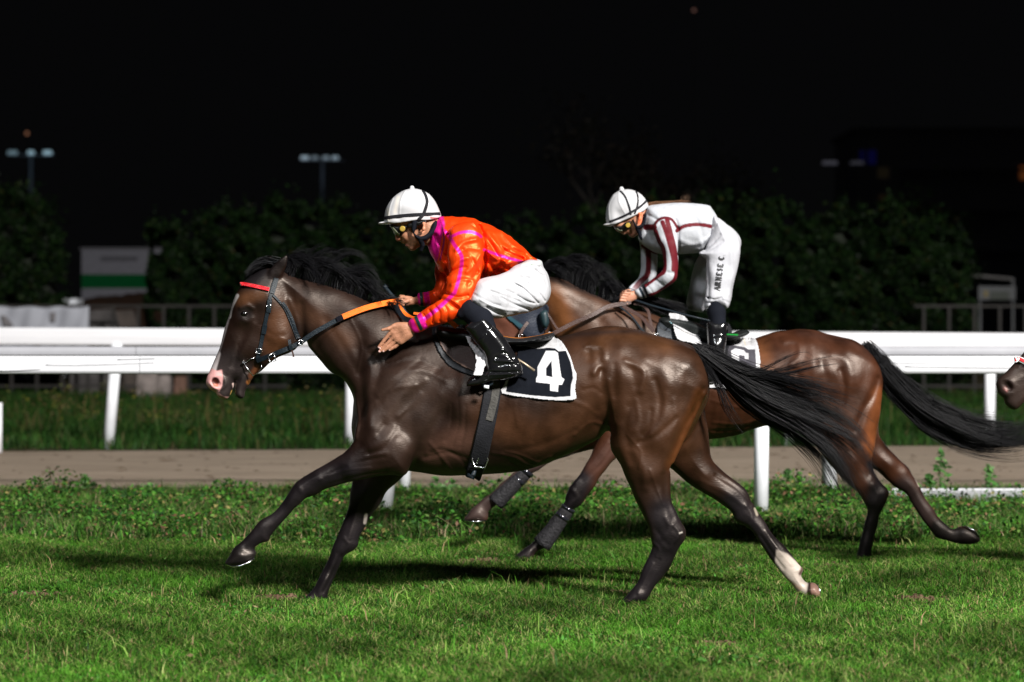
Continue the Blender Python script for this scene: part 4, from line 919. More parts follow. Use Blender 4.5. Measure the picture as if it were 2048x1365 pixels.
# white shirt collar
# ---------------- second rider
J2 = empty("person", W(1415, 760, OY2 - .25), "jockey in white silks with maroon stripes, half standing in the stirrups of the second horse", "jockey", "jockeys")
v = vol_px(1205, 378, 1500, 790, -.43, .36, .0046, OY2)
def q2(P): return P
v.part([(1224, 440), (1228, 455), (1236, 463), (1245, 468), (1248, 470), (1252, 467.5), (1256, 468), (1258, 471), (1262, 474.5), (1268, 475), (1275, 470), (1284, 460), (1294, 440), (1292, 410), (1270, 392), (1240, 395), (1222, 415)],
       [(1260, 425, 30, .074, 0), (1240, 452, 16, .058, 0), (1247, 467, 6, .016, 0), (1257, 470, 6, .024, 0), (1268, 470, 9, .034, 0), (1275, 450, 18, .058, 0)], k=.012, conv=-.03)
v.ptubes([(1282, 445, 0), (1298, 455, 0), (1318, 462, 0)], [15, 16, 20], k=.03)
v.stroke([(1254, 469), (1261, 469)], 1.6, -.004, conv=-.03); v.stroke([(1250, 466), (1256, 465)], 2, -.003, conv=-.03)
v.tubes([W(1273, 426, OY2 - .072), W(1281, 428, OY2 - .082), W(1280, 438, OY2 - .084), W(1276, 446, OY2 - .078)], [.006, .0085, .008, .006], k=.006)
v.ptubes([(1325, 455, 0), (1370, 450, 0), (1420, 460, 0), (1440, 475, 0)], [24, 26, 22, 16], k=.05)
for s in (-1, 1):
    v.ptubes([(1330, 452, .06 * s), (1335, 460, .14 * s)], [22, 16], k=.04)
    v.ptubes([(1440, 482, .07 * s), (1440, 540, .14 * s), (1432, 605, .21 * s)], [18, 14, 10], k=.04)
    v.ptubes([(1432, 605, .22 * s), (1432, 670, .27 * s), (1424, 745, .28 * s)], [9, 8, 6], k=.02)
    v.ptubes([(1425, 755, .29 * s), (1395, 765, .29 * s)], [8, 6], k=.02)
v.ptubes([(1335, 460, -.15), (1340, 520, -.195), (1338, 552, -.20)], [10, 8.5, 8], k=.03); v.ptubes([(1338, 552, -.20), (1303, 576, -.155), (1276, 590, -.11)], [7, 6, 5.5], k=.02)
v.ptubes([(1315, 470, .13), (1300, 530, .15), (1296, 555, .13)], [9, 8, 7], k=.03); v.ptubes([(1296, 555, .13), (1276, 572, .06), (1258, 588, .01)], [6.5, 5.5, 5], k=.02)
v.part([(1278, 583), (1262, 583), (1250, 587), (1244, 594), (1246, 602), (1256, 606), (1268, 602), (1278, 596)], [(1260, 594, 9, .020, -.10)], k=.006)
for i, (x, y) in enumerate([(1250, 586), (1246, 590.5), (1243, 595.5), (1241.5, 601)]):
    v.ptubes([(x + 9, y + 1, -.118), (x, y, -.120), (x - 2, y + 4, -.108), (x + 3, y + 8, -.09)], (2.7, 2.7, 2.5, 2.1), k=.002)
v.ptubes([(1262, 600, -.10), (1255, 608, -.108), (1247, 611, -.108)], (3.4, 3.0, 2.3), k=.003)
v.part([(1262, 580), (1250, 580), (1243, 588), (1246, 598), (1258, 596)], [(1252, 588, 8, .018, -.01)], k=.006)
for i, (x, y) in enumerate([(1246, 583), (1243, 588), (1241, 593), (1241, 598)]):
    v.ptubes([(x + 8, y, -.01), (x, y, -.03), (x - 1, y + 4, -.045), (x + 4, y + 6, -.05)], (2.7, 2.6, 2.4, 2.0), k=.002)
me = v.mesh("body")
paint(me, (.44, .20, .125), [('l', [(1281, 428), (1279, 445)], 4, 3, (.75, .17, .07), 'b'), ('l', [(1256, 469), (1262, 470)], 1.8, 2, (.50, .15, .13), 'b'), ('l', [(1247, 469)], 3, 3, (.62, .30, .20), 'b')], OY2)
jb2 = link("body", me, M['skin'], J2); jb2['label'] = "face, neck and bare hands of the rider, hands closed on the brown reins"
v = vol_px(1245, 400, 1450, 605, -.36, .30, .0048, OY2)
v.part([(1289, 424), (1294, 414), (1312, 409), (1349, 406), (1386, 407), (1416, 411), (1424, 418), (1434, 435), (1436, 455), (1428, 480), (1414, 499), (1399, 506), (1356, 509), (1320, 508), (1300, 500), (1283, 488), (1276, 475), (1282, 450)],
       [(1310, 450, 40, .15, 0), (1360, 455, 48, .16, 0), (1415, 455, 40, .145, 0), (1285, 470, 18, .08, 0)], k=.03, conv=0)
v.part([(1306, 455), (1314, 441), (1329, 434), (1345, 440), (1354, 455), (1357, 480), (1356, 510), (1355, 540), (1352, 560), (1337, 573), (1319, 585), (1302, 593), (1281, 597), (1270, 582), (1289, 571), (1309, 555), (1324, 541), (1326, 520), (1322, 495), (1311, 473)],
       [(1332, 458, 22, .060, -.155), (1340, 500, 17, .052, -.195), (1340, 550, 17, .05, -.20), (1305, 576, 13, .042, -.155), (1277, 589, 9, .030, -.112)], k=.02)
v.part([(1280, 480), (1300, 475), (1314, 500), (1314, 549), (1296, 568), (1275, 585), (1254, 588), (1256, 576), (1280, 550), (1282, 510)],
       [(1300, 490, 17, .05, .11), (1298, 545, 15, .046, .13), (1275, 570, 11, .038, .06), (1258, 583, 8, .028, .015)], k=.02)
for P, w, a in [([(1357, 455), (1358, 500), (1356, 508)], 3, -.010), ([(1352, 440), (1358, 460)], 3, -.006), ([(1310, 470), (1318, 500), (1324, 530)], 2.4, -.005), ([(1334, 545), (1345, 548)], 2.5, -.005), ([(1380, 420), (1400, 450), (1410, 490)], 4, -.004),
                ([(1410, 500), (1422, 480), (1432, 465)], 3, -.007), ([(1400, 498), (1415, 478), (1425, 470)], 3, .005), ([(1360, 480), (1390, 490), (1410, 480)], 5, .005), ([(1300, 430), (1320, 445), (1312, 460)], 3, -.005), ([(1295, 455), (1305, 480)], 4, -.006),
                ([(1310, 560), (1325, 570)], 2.4, -.004), ([(1295, 572), (1305, 585)], 2, -.004), ([(1290, 570), (1296, 590)], 2, .003), ([(1370, 498), (1400, 492)], 4, -.005)]: v.stroke(P, w, a, conv=-.18)
v.wobble(.0012, .08, 51)
me = v.mesh("jacket")
MAR = (.10, .005, .010); NAVY = (.012, .022, .032)
paint(me, (.40, .41, .44), [('l', [(1334, 440), (1342, 470), (1349, 500), (1352, 530), (1352, 556), (1338, 571), (1315, 587), (1300, 592)], 4.8, 1.4, MAR, 'n'),
      ('l', [(1325, 445), (1334, 470), (1341, 495), (1347, 520), (1347, 540)], 4.4, 1.4, MAR, 'n'), ('l', [(1311, 462), (1318, 482), (1327, 500), (1329, 540), (1318, 551), (1296, 567), (1288, 574)], 4.2, 1.4, MAR, 'n'),
      ('l', [(1308, 452), (1316, 441), (1329, 436), (1344, 440), (1356, 458)], 2.6, 1.2, MAR, 'n'), ('l', [(1354, 462), (1368, 453), (1390, 449.5), (1410, 451), (1429, 455)], 3.8, 1.2, MAR, 'n'),
      ('l', [(1292, 455), (1308, 455)], 6, 1.5, MAR, 'n'), ('l', [(1296, 490), (1296, 545), (1280, 565), (1266, 582)], 5.5, 1.5, MAR, 'f'), ('l', [(1284, 492), (1300, 502), (1322, 510)], 2.5, 2, MAR, 'f'),
      ('l', [(1280, 578), (1289, 597)], 2.6, 1, NAVY, 'n'), ('l', [(1287, 573), (1296, 594)], 2.6, 1, NAVY, 'n'), ('l', [(1257, 575), (1262, 590)], 2, 1, NAVY, 'f')], OY2)
link("jacket", me, M['whitecloth'], J2)
v = vol_px(1365, 428, 1495, 630, -.36, .36, .0048, OY2)
v.part([(1425, 436), (1436, 433), (1459, 451), (1476, 468), (1482, 490), (1479, 522), (1472, 549), (1465, 575), (1460, 600), (1453, 618), (1438, 615), (1424, 611), (1410, 622), (1407, 605), (1411, 572), (1411, 535), (1410, 518), (1398, 507), (1412, 495), (1420, 470)],
       [(1445, 470, 34, .10, -.075), (1448, 520, 30, .095, -.125), (1440, 570, 26, .082, -.18), (1432, 605, 22, .072, -.22)], k=.03)
v.part([(1420, 440), (1470, 465), (1478, 500), (1440, 540), (1425, 580), (1410, 622), (1396, 624), (1380, 620), (1374, 610), (1380, 572), (1386, 540), (1394, 518), (1404, 500)],
       [(1445, 475, 34, .10, .07), (1425, 530, 26, .09, .13), (1402, 575, 20, .078, .19), (1393, 605, 18, .072, .22)], k=.03)
for P, w, a in [([(1411, 500), (1425, 488), (1440, 470)], 2.6, -.008), ([(1405, 505), (1420, 500), (1445, 482)], 2.2, -.006), ([(1412, 520), (1416, 560), (1414, 600)], 3, -.006), ([(1412, 596), (1425, 600), (1440, 596)], 1.8, -.006), ([(1410, 606), (1424, 607)], 1.6, -.006),
                ([(1435, 440), (1455, 460), (1470, 490)], 3, -.004), ([(1440, 600), (1455, 606)], 1.8, -.004), ([(1428, 455), (1434, 448), (1436, 436)], 1.6, -.006), ([(1460, 500), (1462, 550), (1455, 590)], 4, .004), ([(1408, 614), (1420, 609)], 2, .004)]: v.stroke(P, w, a, conv=-.15)
v.wobble(.001, .08, 61)
me = v.mesh("breeches"); paint(me, (.39, .39, .42), [('l', [(1376, 608), (1400, 622)], 3, 3, (.5, .5, .5), 'f')], OY2)
br2 = link("breeches", me, M['whitecloth'], J2)
for s in (-1, 1):
    leg_wear(J2, s, OY2, [(1430, 600, .22), (1433, 625, .235), (1436, 650, .25)], [18, 18, 16],
             [[(1414, 645), (1428, 642), (1453, 645), (1455, 662), (1452, 690), (1448, 715), (1440, 740), (1438, 757), (1428, 765), (1405, 768), (1385, 772), (1378, 768), (1388, 758), (1405, 750), (1414, 735), (1416, 700), (1414, 670)]],
             [[(1435, 660, 17, .055, .25), (1432, 700, 16, .05, .27), (1425, 740, 14, .04, .29), (1395, 764, 8, .036, .29)]], h=.006,
             extra=lambda v, s: [v.stroke(P, w, a, conv=-.25) for P, w, a in [([(1416, 674), (1450, 670)], 1.2, .004), ([(1418, 650), (1452, 648)], 1.5, .003), ([(1430, 690), (1440, 720)], 4, .004)]], box=(1365, 585, 1470, 785))
hel2, ht2 = helmet(J2, [(1214, 448), (1212, 425), (1217, 405), (1228, 388), (1245, 380), (1264, 380), (1282, 389), (1294, 404), (1299, 420), (1296, 438), (1280, 450), (1258, 460), (1235, 464)],
    [(1252, 412, 33, .098, 0), (1225, 435, 18, .075, 0), (1288, 412, 18, .075, 0)], (1200, 372, 1305, 462), OY2,
    [([(1219, 444), (1240, 436), (1262, 425), (1280, 414), (1293, 402)], 4.4)], [([(1241, 383), (1250, 393), (1256, 407), (1260, 420), (1262, 434), (1263, 438)], 3.6), ([(1272, 384), (1276, 397), (1274, 414), (1268, 430), (1263, 438)], 3.6)],
    [[(1238, 384), (1238, 405), (1250, 428)], [(1228, 390), (1218, 410), (1219, 440)], [(1262, 381), (1275, 390), (1284, 402)]],
    ([(1207, 449), (1220, 446), (1236, 442), (1240, 446), (1226, 451.5), (1210, 452)], [(1226, 448, 3, .055, 0)]), (1243, 378), cutp=[(1200, 456), (1224, 450.5), (1249, 440.5), (1270, 431), (1289, 421), (1310, 408), (1310, 480), (1200, 480)])
g2 = solid(J2, "goggles", M['goggle'], (1215, 440, 1280, 470), [([(1228, 455), (1240, 447), (1256, 440), (1265, 440), (1263, 456), (1257, 461), (1248, 464), (1238, 464)], [(1254, 452, 10, .068, 0), (1240, 456, 8, .055, 0)])], oy=OY2)
strap("lens", [bvh(g2.data)], [(1233, 457), (1238, 461), (1244, 462)], .018, M['lens'], g2, off=.001, thick=.002, fallback=OY2 - .06)
disc("lens_vent", 1256, 451, -.070, .0145, M['brass'], g2, OY2)
solid(J2, "ear_guard", M['sock'], (1255, 418, 1305, 485), [([(1266, 436), (1271, 448), (1277, 452), (1284, 446), (1288, 432), (1290, 424), (1293, 430), (1291, 446), (1284, 456), (1274, 458), (1267, 448)], [(1277, 453, 5, .018, -.070), (1290, 440, 5, .02, -.062)])],
      tubes=[([(1275, 457, -.065), (1279, 466, -.05), (1284, 476, -.05)], [4.5, 4, 5])], oy=OY2, yr=(-.13, .05))
hair("hair", [([(1292, 412), (1310, 406), (1340, 404), (1375, 403)], -.01), ([(1292, 416), (1315, 410), (1345, 406), (1380, 405)], .01), ([(1294, 420), (1310, 414), (1335, 409), (1365, 406)], -.02)], 260, .0013, J2, K=10, jit=.010, seed=33, matn='hairbrown', root_w=.016, y=OY2)
# name down the thigh
def lettering(root, tree, text, p0, p1, height, mt, name="lettering", weight=1.0, off=.0022, oy=0.0, serif=True):
    G = {'A': (1.0, [((0, 0), (.5, 1), .5), ((.5, 1), (1, 0), 1.6), ((.2, .38), (.78, .38), .5)], [(-.12, .12, 0), (.85, 1.15, 0)]),
         'R': (1.0, [((.18, 0), (.18, 1), 1.6), ((.18, 1), (.6, 1), .5), ((.6, 1), (.82, .78), 1.4), ((.82, .78), (.6, .52), 1.4), ((.6, .52), (.18, .52), .5), ((.5, .52), (.95, 0), 1.4)], [(0, .4, 0)]),
         'N': (1.05, [((.15, 0), (.15, 1), .5), ((.15, 1), (.85, 0), 1.7), ((.85, 0), (.85, 1), .5)], [(0, .3, 0), (.7, 1, 1), (0, .2, 1)]),
         'E': (.85, [((.2, 0), (.2, 1), 1.6), ((.2, 1), (.85, 1), .5), ((.2, .52), (.7, .52), .5), ((.2, 0), (.85, 0), .5), ((.85, 1), (.85, .78), .8), ((.87, 0), (.87, .24), .8)], []),
         'S': (.8, [((.8, .8), (.5, 1), .8), ((.5, 1), (.2, .8), 1.0), ((.2, .8), (.75, .3), 1.6), ((.75, .3), (.45, 0), 1.0), ((.45, 0), (.1, .2), .8)], []),
         'C': (.95, [((.9, .8), (.55, 1), .7), ((.55, 1), (.2, .75), 1.0), ((.2, .75), (.2, .25), 1.6), ((.2, .25), (.55, 0), 1.0), ((.55, 0), (.9, .2), .7)], []),
         '.': (.35, [((.1, .06), (.26, .06), 1.4)], []), ' ': (.45, [], []),
         'V': (1.0, [((0, 1), (.5, 0), 1.0), ((.5, 0), (1, 1), 1.0)], []), 'a': (.8, [((.1, .55), (.6, .55), 1), ((.6, .55), (.6, 0), 1), ((.6, .3), (.15, .25), 1), ((.15, .25), (.15, 0), 1), ((.15, 0), (.6, 0), 1)], [])}
    p0 = np.array(p0, float); p1 = np.array(p1, float); L = np.linalg.norm(p1 - p0); ux = (p1 - p0) / L; uy = np.array([ux[1], -ux[0]])
    tot = sum(G[c][0] + .22 for c in text); w = L / tot; x = 0; V = []; Fc = []
    for c in text:
        gw, st, se = G[c]; st = list(st)
        if serif: st += [((a, z), (b2, z), .5) for a, b2, z in se]
        for (a, b2, th) in st:
            n = 4; A = p0 + ux * (x + a[0] * gw * .9) * w + uy * a[1] * height; B = p0 + ux * (x + b2[0] * gw * .9) * w + uy * b2[1] * height
            d = B - A; ln = np.linalg.norm(d) + 1e-6; nn_ = np.array([-d[1], d[0]]) / ln * .10 * height * th * weight
            base = len(V); okk = True
            for k in range(n + 1):
                for sgn in (-1, 1):
                    q = A + d * k / n + nn_ * sgn; h_, _n = cast(tree, q[0], q[1], oy - .2)
                    V.append(tuple(h_ + (CAMP - h_).normalized() * off))
            for k in range(n): Fc.append((base + k * 2, base + k * 2 + 1, base + k * 2 + 3, base + k * 2 + 2))
        x += gw + .22
    me = bpy.data.meshes.new(name); me.from_pydata(V, [], Fc); me.update(); return link(name, me, mt, root, smooth=False)
lettering(br2, [bvh(br2.data)], "ARNESE C.", (1440, 582), (1450, 507), 11.5, M['letter'], oy=OY2, weight=1.1, off=.004)

# ====================================================================== TACK
# ---- first horse
SAD = empty("saddle", W(980, 700, -.2), "dark brown racing saddle with black girth on the leading horse", "saddle")
v = vol_px(855, 640, 1115, 700, -.30, .30, .006, 0.0)
v.part([(872, 652), (900, 655), (940, 660), (985, 668), (1020, 675), (1045, 676), (1080, 671), (1104, 665), (1111, 671), (1100, 681), (1070, 688), (1030, 692), (960, 690), (880, 676)], [(900, 668, 12, .20, 0), (1000, 680, 10, .255, 0), (1090, 675, 9, .22, 0)], k=.01, conv=-.2)
me = v.mesh("seat"); paint(me, (.012, .013, .015), [('l', [(990, 668), (1020, 674), (1045, 675), (1080, 669), (1104, 664)], 1.8, 1.5, (.42, .14, .025), 'b')], 0)
seat1 = link("seat", me, M['saddle'], SAD)
T1 = [tr1]
pad = patch("flap_pad", T1, [(866, 655), (900, 650), (940, 655), (958, 690), (975, 730), (985, 757), (960, 757), (935, 748), (905, 735), (885, 715), (872, 690)], M['saddle'], SAD, off=.012, thick=.008, rules=[], base=(.012, .014, .017), fallback=-.25)
flap = patch("flap", [bvh(tr1) if False else tr1], [(872, 657), (900, 655), (934, 660), (950, 690), (960, 725), (965, 746), (940, 739), (908, 722), (888, 700), (877, 678)], M['saddle'], SAD, off=.024, thick=.006, rules=[('l', [(873, 657), (880, 664), (905, 667), (932, 667)], 1.2, 1.5, (.012, .01, .01), 'b'), ('l', [(874, 664), (878, 680), (890, 702), (910, 722), (940, 738)], 1.2, 1.5, (.12, .075, .06), 'b')], base=(.065, .045, .042), fallback=-.25)
g = strap("girth", T1, [(988, 762), (984, 790), (975, 840), (966, 880), (958, 915), (951, 938), (946, 952)], .086, M['girth'], SAD, off=.004, thick=.007, fallback=-.2)
strap("girth_billet", T1, [(993, 765), (991, 790), (985, 815), (978, 840)], .038, M['saddle'] if False else mat("worn_grey_elastic", (.06, .056, .05), rough=.8, bump=.6, bscale=70, var=.4), SAD, off=.0125, thick=.002)
mb = MB(); c0, n0 = cast(T1, 959, 922); mb.tube([Vector(W(a, b2, c0.y - .022)) for a, b2 in [(948, 905), (972, 907), (976, 920), (970, 936), (950, 934), (944, 920), (948, 905)]], .004, n=8)
mb.tube([Vector(W(a, b2, c0.y - .024)) for a, b2 in [(953, 928), (958, 913), (966, 914)]], .0035, n=6); mb.build("girth_buckle", M['steel'], SAD, smooth=True)
mb = MB(); mb.tube([Vector(W(a, b2, -.12 - .0 * i)) for i, (a, b2) in enumerate([(934, 950), (945, 955), (950, 940)])], [.012, .015, .01], n=8); mb.build("girth_end", M['strapblk'], SAD, smooth=True)
mb = MB()
mb.tube([Vector(W(a, b2, -.325)) for a, b2 in [(962, 738), (956, 752), (958, 766), (972, 775), (984, 768), (986, 752), (976, 740), (962, 738)]], .0065, n=8); mb.build("stirrup", M['strapblk'], SAD, smooth=True)
mb = MB(); mb.tube([Vector(W(968, 774, -.372)), Vector(W(978, 775, -.372))], .009, n=10); mb.build("stirrup_tread", M['postwhite'], SAD, smooth=True)
SL = [(929, 660), (938, 667), (951, 681), (962, 702), (979, 716), (976, 723), (967, 736), (965, 750), (955, 751), (946, 749), (951, 737), (952, 711), (939, 690), (932, 672)]
o = patch("stirrup_leather", T1, SL, M['cloth'], SAD, step=1.4, off=.14, thick=.004, rules=[('l', [(953, 690), (955, 712)], 1.2, 3, (.45, .42, .42), 'b')], base=(.47, .465, .48), sm=2, bump=lambda X, Y: .004 * np.sin(X * .5 + Y * .35))
o['label'] = "white elastic stirrup leather"
CL = [(1003, 680), (1012, 684), (1030, 683), (1070, 677), (1100, 677), (1116, 678), (1128, 690), (1140, 712), (1148, 738), (1153, 748), (1152, 762), (1150, 780), (1153, 795), (1146, 800), (1110, 801), (1060, 796), (1004, 787), (1008, 770), (1020, 745), (1035, 712), (1032, 690)]
FOUR = [(1092, 702), (1110, 702), (1116, 706), (1120, 738), (1123, 755), (1129, 759), (1124, 770), (1117, 770), (1116, 784), (1100, 782), (1100, 768), (1072, 765), (1072, 758), (1075, 752), (1075, 735)]
BLK = (.005, .006, .009)
cl1 = patch("saddle_cloth", T1, CL, M['cloth'], None, step=1.0, off=.012, thick=.003, sm=2, base=(.47, .465, .48),
      rules=[('p', [(1030, 693), (1050, 693), (1075, 698), (1095, 696), (1110, 697), (1117, 703), (1132, 702), (1141, 725), (1145, 745), (1146, 757), (1142, 770), (1141, 793), (1110, 795), (1060, 791), (1012, 784), (1014, 770), (1024, 742), (1034, 712)], 0, .8, BLK, 'b'),
             ('p', FOUR, 0, .8, (.47, .465, .48), 'b'), ('p', [(1092, 752), (1092, 737), (1103, 722), (1105, 755)], 0, .8, BLK, 'b'), ('l', [(1082, 748), (1076, 756)], .8, 1.5, (.5, .49, .5), 'b')],
      bump=lambda X, Y: .004 * np.sin(X * .11 + Y * .05) + .003 * np.sin(X * .27 - Y * .12) * (Y < 700) + .010 * np.clip((X - 1125) / 30, 0, 1) * np.clip((Y - 730) / 60, 0, 1) * (.5 + .5 * np.sin(Y * .16)), fallback=-.25)
tag(cl1, "black saddle cloth with a white 4 and white border on the leading horse", "saddle cloth", "numbered saddle cloths")
mb = MB(); mb.tube([Vector(W(a, b2, y)) for a, b2, y in [(1104, 668, -.04), (1112, 666, -.05), (1122, 672, -.06), (1112, 676, -.06)]], [.018, .02, .012, .01], n=8); cr = mb.build("saddle_cloth", M['whitecloth'], None, smooth=True)
bpy.data.objects.remove(cr)

def bridle(label, trees, oy, TH, S, parts_on=True):
    B = empty("bridle", W(*TH((530, 640)), oy - .1), label, "bridle", "bridles")
    s = lambda name, P, w, mt, **k: strap(name, trees, [TH(p) for p in P], w * S, mt, B, fallback=oy - .07, **k)
    return B, s
BR1, s = bridle("black bridle with a red beaded browband and orange-gripped reins on the leading horse", T1, 0.0, T_id, 1)
s("browband", [(482, 569), (500, 572), (520, 576), (538, 580)], .020, M['redband'], off=.006, thick=.006)
s("cheekpiece", [(547, 566), (541, 590), (535, 625), (528, 660), (522, 690), (517, 708), (515, 722)], .019, M['strapblk'], off=.003)
s("cheekpiece_keeper", [(539, 600), (537, 625)], .024, M['strapblk'], off=.007); s("cheekpiece_keeper", [(531, 650), (528, 668)], .024, M['strapblk'], off=.007)
s("throatlatch", [(545, 590), (560, 606), (570, 620), (582, 650), (594, 678)], .012, M['strapblk'], off=.004)
s("throatlatch", [(563, 606), (572, 618), (586, 645), (597, 676)], .016, M['strapblk'], off=.010)
s("headpiece", [(552, 556), (548, 572), (543, 588)], .026, M['strapblk'], off=.008)
def loop(name, P, y, r, mt, parent, oy=0.0, closed=True, n=7):
    pts = [Vector(W(a, b2, oy + y)) for a, b2 in P]
    if closed: pts.append(pts[0])
    mb = MB(); mb.tube(pts, r, n=n); return mb.build(name, mt, parent, smooth=True)
for q in ([(534, 609), (543, 611), (542, 616), (533, 614)], ):
    pt, _ = cast(T1, 538, 612); loop("buckle", q, pt.y - .009, .0016, M['steel'], BR1)
pt, _ = cast(T1, 517, 703); loop("buckle", [(513, 697), (512, 706), (522, 708), (524, 699)], pt.y - .010, .0017, M['steel'], BR1)
pt, _ = cast(T1, 500, 730, -.04); bity = min(pt.y, -.045) - .018
loop("bit", [(510, 716), (502, 718), (490, 726)], bity, .0022, M['steel'], BR1, closed=False)
loop("bit", [(487, 725), (495, 738), (506, 752)], bity, .0026, M['steel'], BR1, closed=False)
loop("bit", [(506, 752), (516, 746), (522, 738), (524, 730)], bity, .0020, M['steel'], BR1, closed=False)
mb = MB(); mb.tube([W(487, 725, bity - .004), W(487.5, 726, bity + .01)], [.006, .006], n=10); mb.build("bit", M['steel'], BR1)
# reins: near rein from the bit to the far hand, rubber grip in orange
rp = [(514, 722, bity + .002), (530, 716, -.085), (560, 704, -.12), (598, 687, -.12), (630, 665, -.125), (684, 635, -.12), (730, 617, -.105), (770, 607, -.06), (798, 603, .0)]
def rein(name, P, w, mt, parent, oy=0.0, tilt=0.0, thick=.004, sm=6):
    C = crom([list(p) for p in P], sm); pts = [Vector(W(a, b2, oy + y)) for a, b2, y in C]
    return ribbon(name, pts, [Vector((0, -1, tilt)).normalized()] * len(pts), w, thick, mt, parent)
rein("rein", [p for p in rp if p[0] <= 690], .024, M['strapblk'], BR1)
rein("rein_grip", [p for p in rp if p[0] >= 684], .029, M['orangerubber'], BR1, thick=.006)
rein("rein_keeper", [(674, 640, -.129), (680, 637, -.130), (686, 634.5, -.130)], .027, M['legboottop'], BR1)
rein("rein_grip", [(794, 605, .0), (800, 616, -.02), (812, 630, -.05), (828, 638, -.10), (845, 634, -.12)], .022, M['orangerubber'], BR1, thick=.006)
rein("rein_grip", [(790, 606, -.01), (797, 622, -.05), (808, 636, -.10), (822, 641, -.14)], .024, M['strapblk'], BR1, thick=.004)
rein("rein_grip", [(828, 627, -.05), (840, 628, -.06), (852, 626, -.06)], .012, M['orangerubber'], BR1, thick=.006)
rein("rein_grip", [(896, 640, -.20), (906, 648, -.20), (914, 655, -.20)], .024, M['orangerubber'], BR1, thick=.006)
loop("buckle", [(547, 706), (536, 713), (540, 725), (552, 722)], -.118, .0026, M['steel'], BR1)
loop("rein_ring", [(600, 679), (606, 683), (605, 690), (599, 690), (597, 684)], -.135, .0022, M['steel'], BR1)
rein("rein_stopper", [(583, 700, -.13), (580, 690, -.135), (579, 680, -.13)], .016, M['strapblk'], BR1); rein("rein_stopper", [(583, 700, -.125), (586, 708, -.12), (587, 714, -.115)], .008, M['strapbrn'], BR1)
# whip of the first rider
mb = MB()
wp = [(770, 575, .075), (782, 589, .050), (795, 604, .032), (815, 630, .02), (850, 655, -.30), (960, 690, -.395), (1030, 716, -.395), (1069, 742, -.395)]
mb.tube([Vector(W(a, b2, y)) for a, b2, y in crom(wp[:4], 4)], .0095, n=10); mb.tube([Vector(W(768, 572, .078)), Vector(W(772, 577, .074))], .012, n=10)
WH = mb.build("whip", M['strapblk'], None, smooth=True); tag(WH, "short black riding whip gripped in the right hand of the orange jockey", "whip", "riding whips")
mb = MB(); mb.tube([Vector(W(a, b2, y)) for a, b2, y in [(1030, 715, -.39), (1050, 728, -.40), (1070, 742, -.40)]], [.005, .0058, .007], n=8); sp = mb.build("spur_bar", M['steel'], None, smooth=True)
bpy.data.objects.remove(sp)
mb = MB(); mb.tube([Vector(W(a, b2, y)) for a, b2, y in [(1024, 712, -.325), (1048, 727, -.335), (1069, 742, -.34)]], [.005, .0055, .0065], n=8)
mb.build("spur", mat("dull_brass_spur", (.35, .28, .2), rough=.45, metal=.6), J1, smooth=True)

# ---- second horse
T2B = [tr2]
SAD2 = empty("saddle", W(1420, 700, OY2 - .2), "black racing saddle on the second horse, under the white-clad jockey", "saddle")
v = vol_px(1300, 622, 1515, 705, -.30, .30, .0065, OY2)
v.part([(1318, 640), (1345, 634), (1380, 640), (1415, 652), (1450, 664), (1470, 667), (1490, 661), (1502, 663), (1500, 670), (1480, 679), (1450, 684), (1400, 684), (1340, 668)], [(1345, 650, 9, .13, 0), (1420, 668, 8, .16, 0), (1485, 670, 6, .20, 0)], k=.01, conv=-.2)
me = v.mesh("seat"); paint(me, (.010, .012, .012), [('l', [(1455, 669), (1475, 670)], 1.2, 1.5, (.01, .30, .04), 'n')], OY2); link("seat", me, M['saddle'], SAD2)
patch("flap", T2B, [(1402, 640), (1460, 650), (1456, 700), (1440, 760), (1400, 760), (1392, 700)], M['saddle'], SAD2, off=.02, rules=[], base=(.010, .010, .012), fallback=OY2 - .25)
pd = patch("flap_pad", T2B, [(1320, 641), (1340, 645), (1350, 668), (1354, 678), (1330, 676), (1315, 668)], M['saddle'], SAD2, off=.035, thick=.012, rules=[('l', [(1318, 645), (1322, 658), (1340, 664), (1352, 668)], .9, 1, (.003, .003, .004), 'b')], base=(.022, .026, .032), fallback=OY2 - .22)
lettering(pd, [bvh(pd.data)], "Va", (1335, 647), (1345, 650), 5, M['letterw'], weight=1.4, off=.004, oy=OY2, serif=False)
o = patch("stirrup_leather", T2B, [(1339, 627), (1369, 633), (1380, 652), (1396, 670), (1403, 690), (1378, 684), (1355, 678), (1347, 650)], M['cloth'], SAD2, step=1.4, off=.09, rules=[('l', [(1358, 660), (1372, 664), (1385, 680)], 1.5, 3, (.55, .54, .53), 'b')], base=(.47, .465, .48), sm=2, fallback=OY2 - .22); o['label'] = "white cloth panel hanging beside the boot"
TWO = [(1462, 702), (1470, 697), (1488, 701), (1492, 706), (1497, 707), (1497, 719), (1490, 718), (1489, 712), (1478, 710), (1478, 727), (1464, 718)]
c2 = patch("saddle_cloth", T2B, [(1405, 690), (1420, 676), (1455, 674), (1480, 677), (1505, 675), (1514, 685), (1519, 710), (1519, 740), (1500, 790), (1480, 784), (1440, 775), (1405, 768)], M['cloth'], None, step=1.0, off=.014, thick=.003, sm=2, base=(.47, .465, .48),
      rules=[('p', [(1412, 690), (1452, 688), (1490, 695), (1496, 699), (1510, 699), (1512, 720), (1512, 745), (1490, 782), (1440, 769), (1412, 763)], 0, .8, (.055, .052, .062), 'b'), ('p', TWO, 0, .8, (.47, .465, .48), 'b'),
             ('l', [(1487, 678), (1491, 690)], 1, 1.5, (.5, .46, .36), 'b')],
      bump=lambda X, Y: .004 * np.sin(X * .14 + Y * .05) + .003 * np.sin(X * .3 - Y * .1), fallback=OY2 - .25)
tag(c2, "grey saddle cloth with white border on the second horse, half hidden by a tail", "saddle cloth", "numbered saddle cloths")
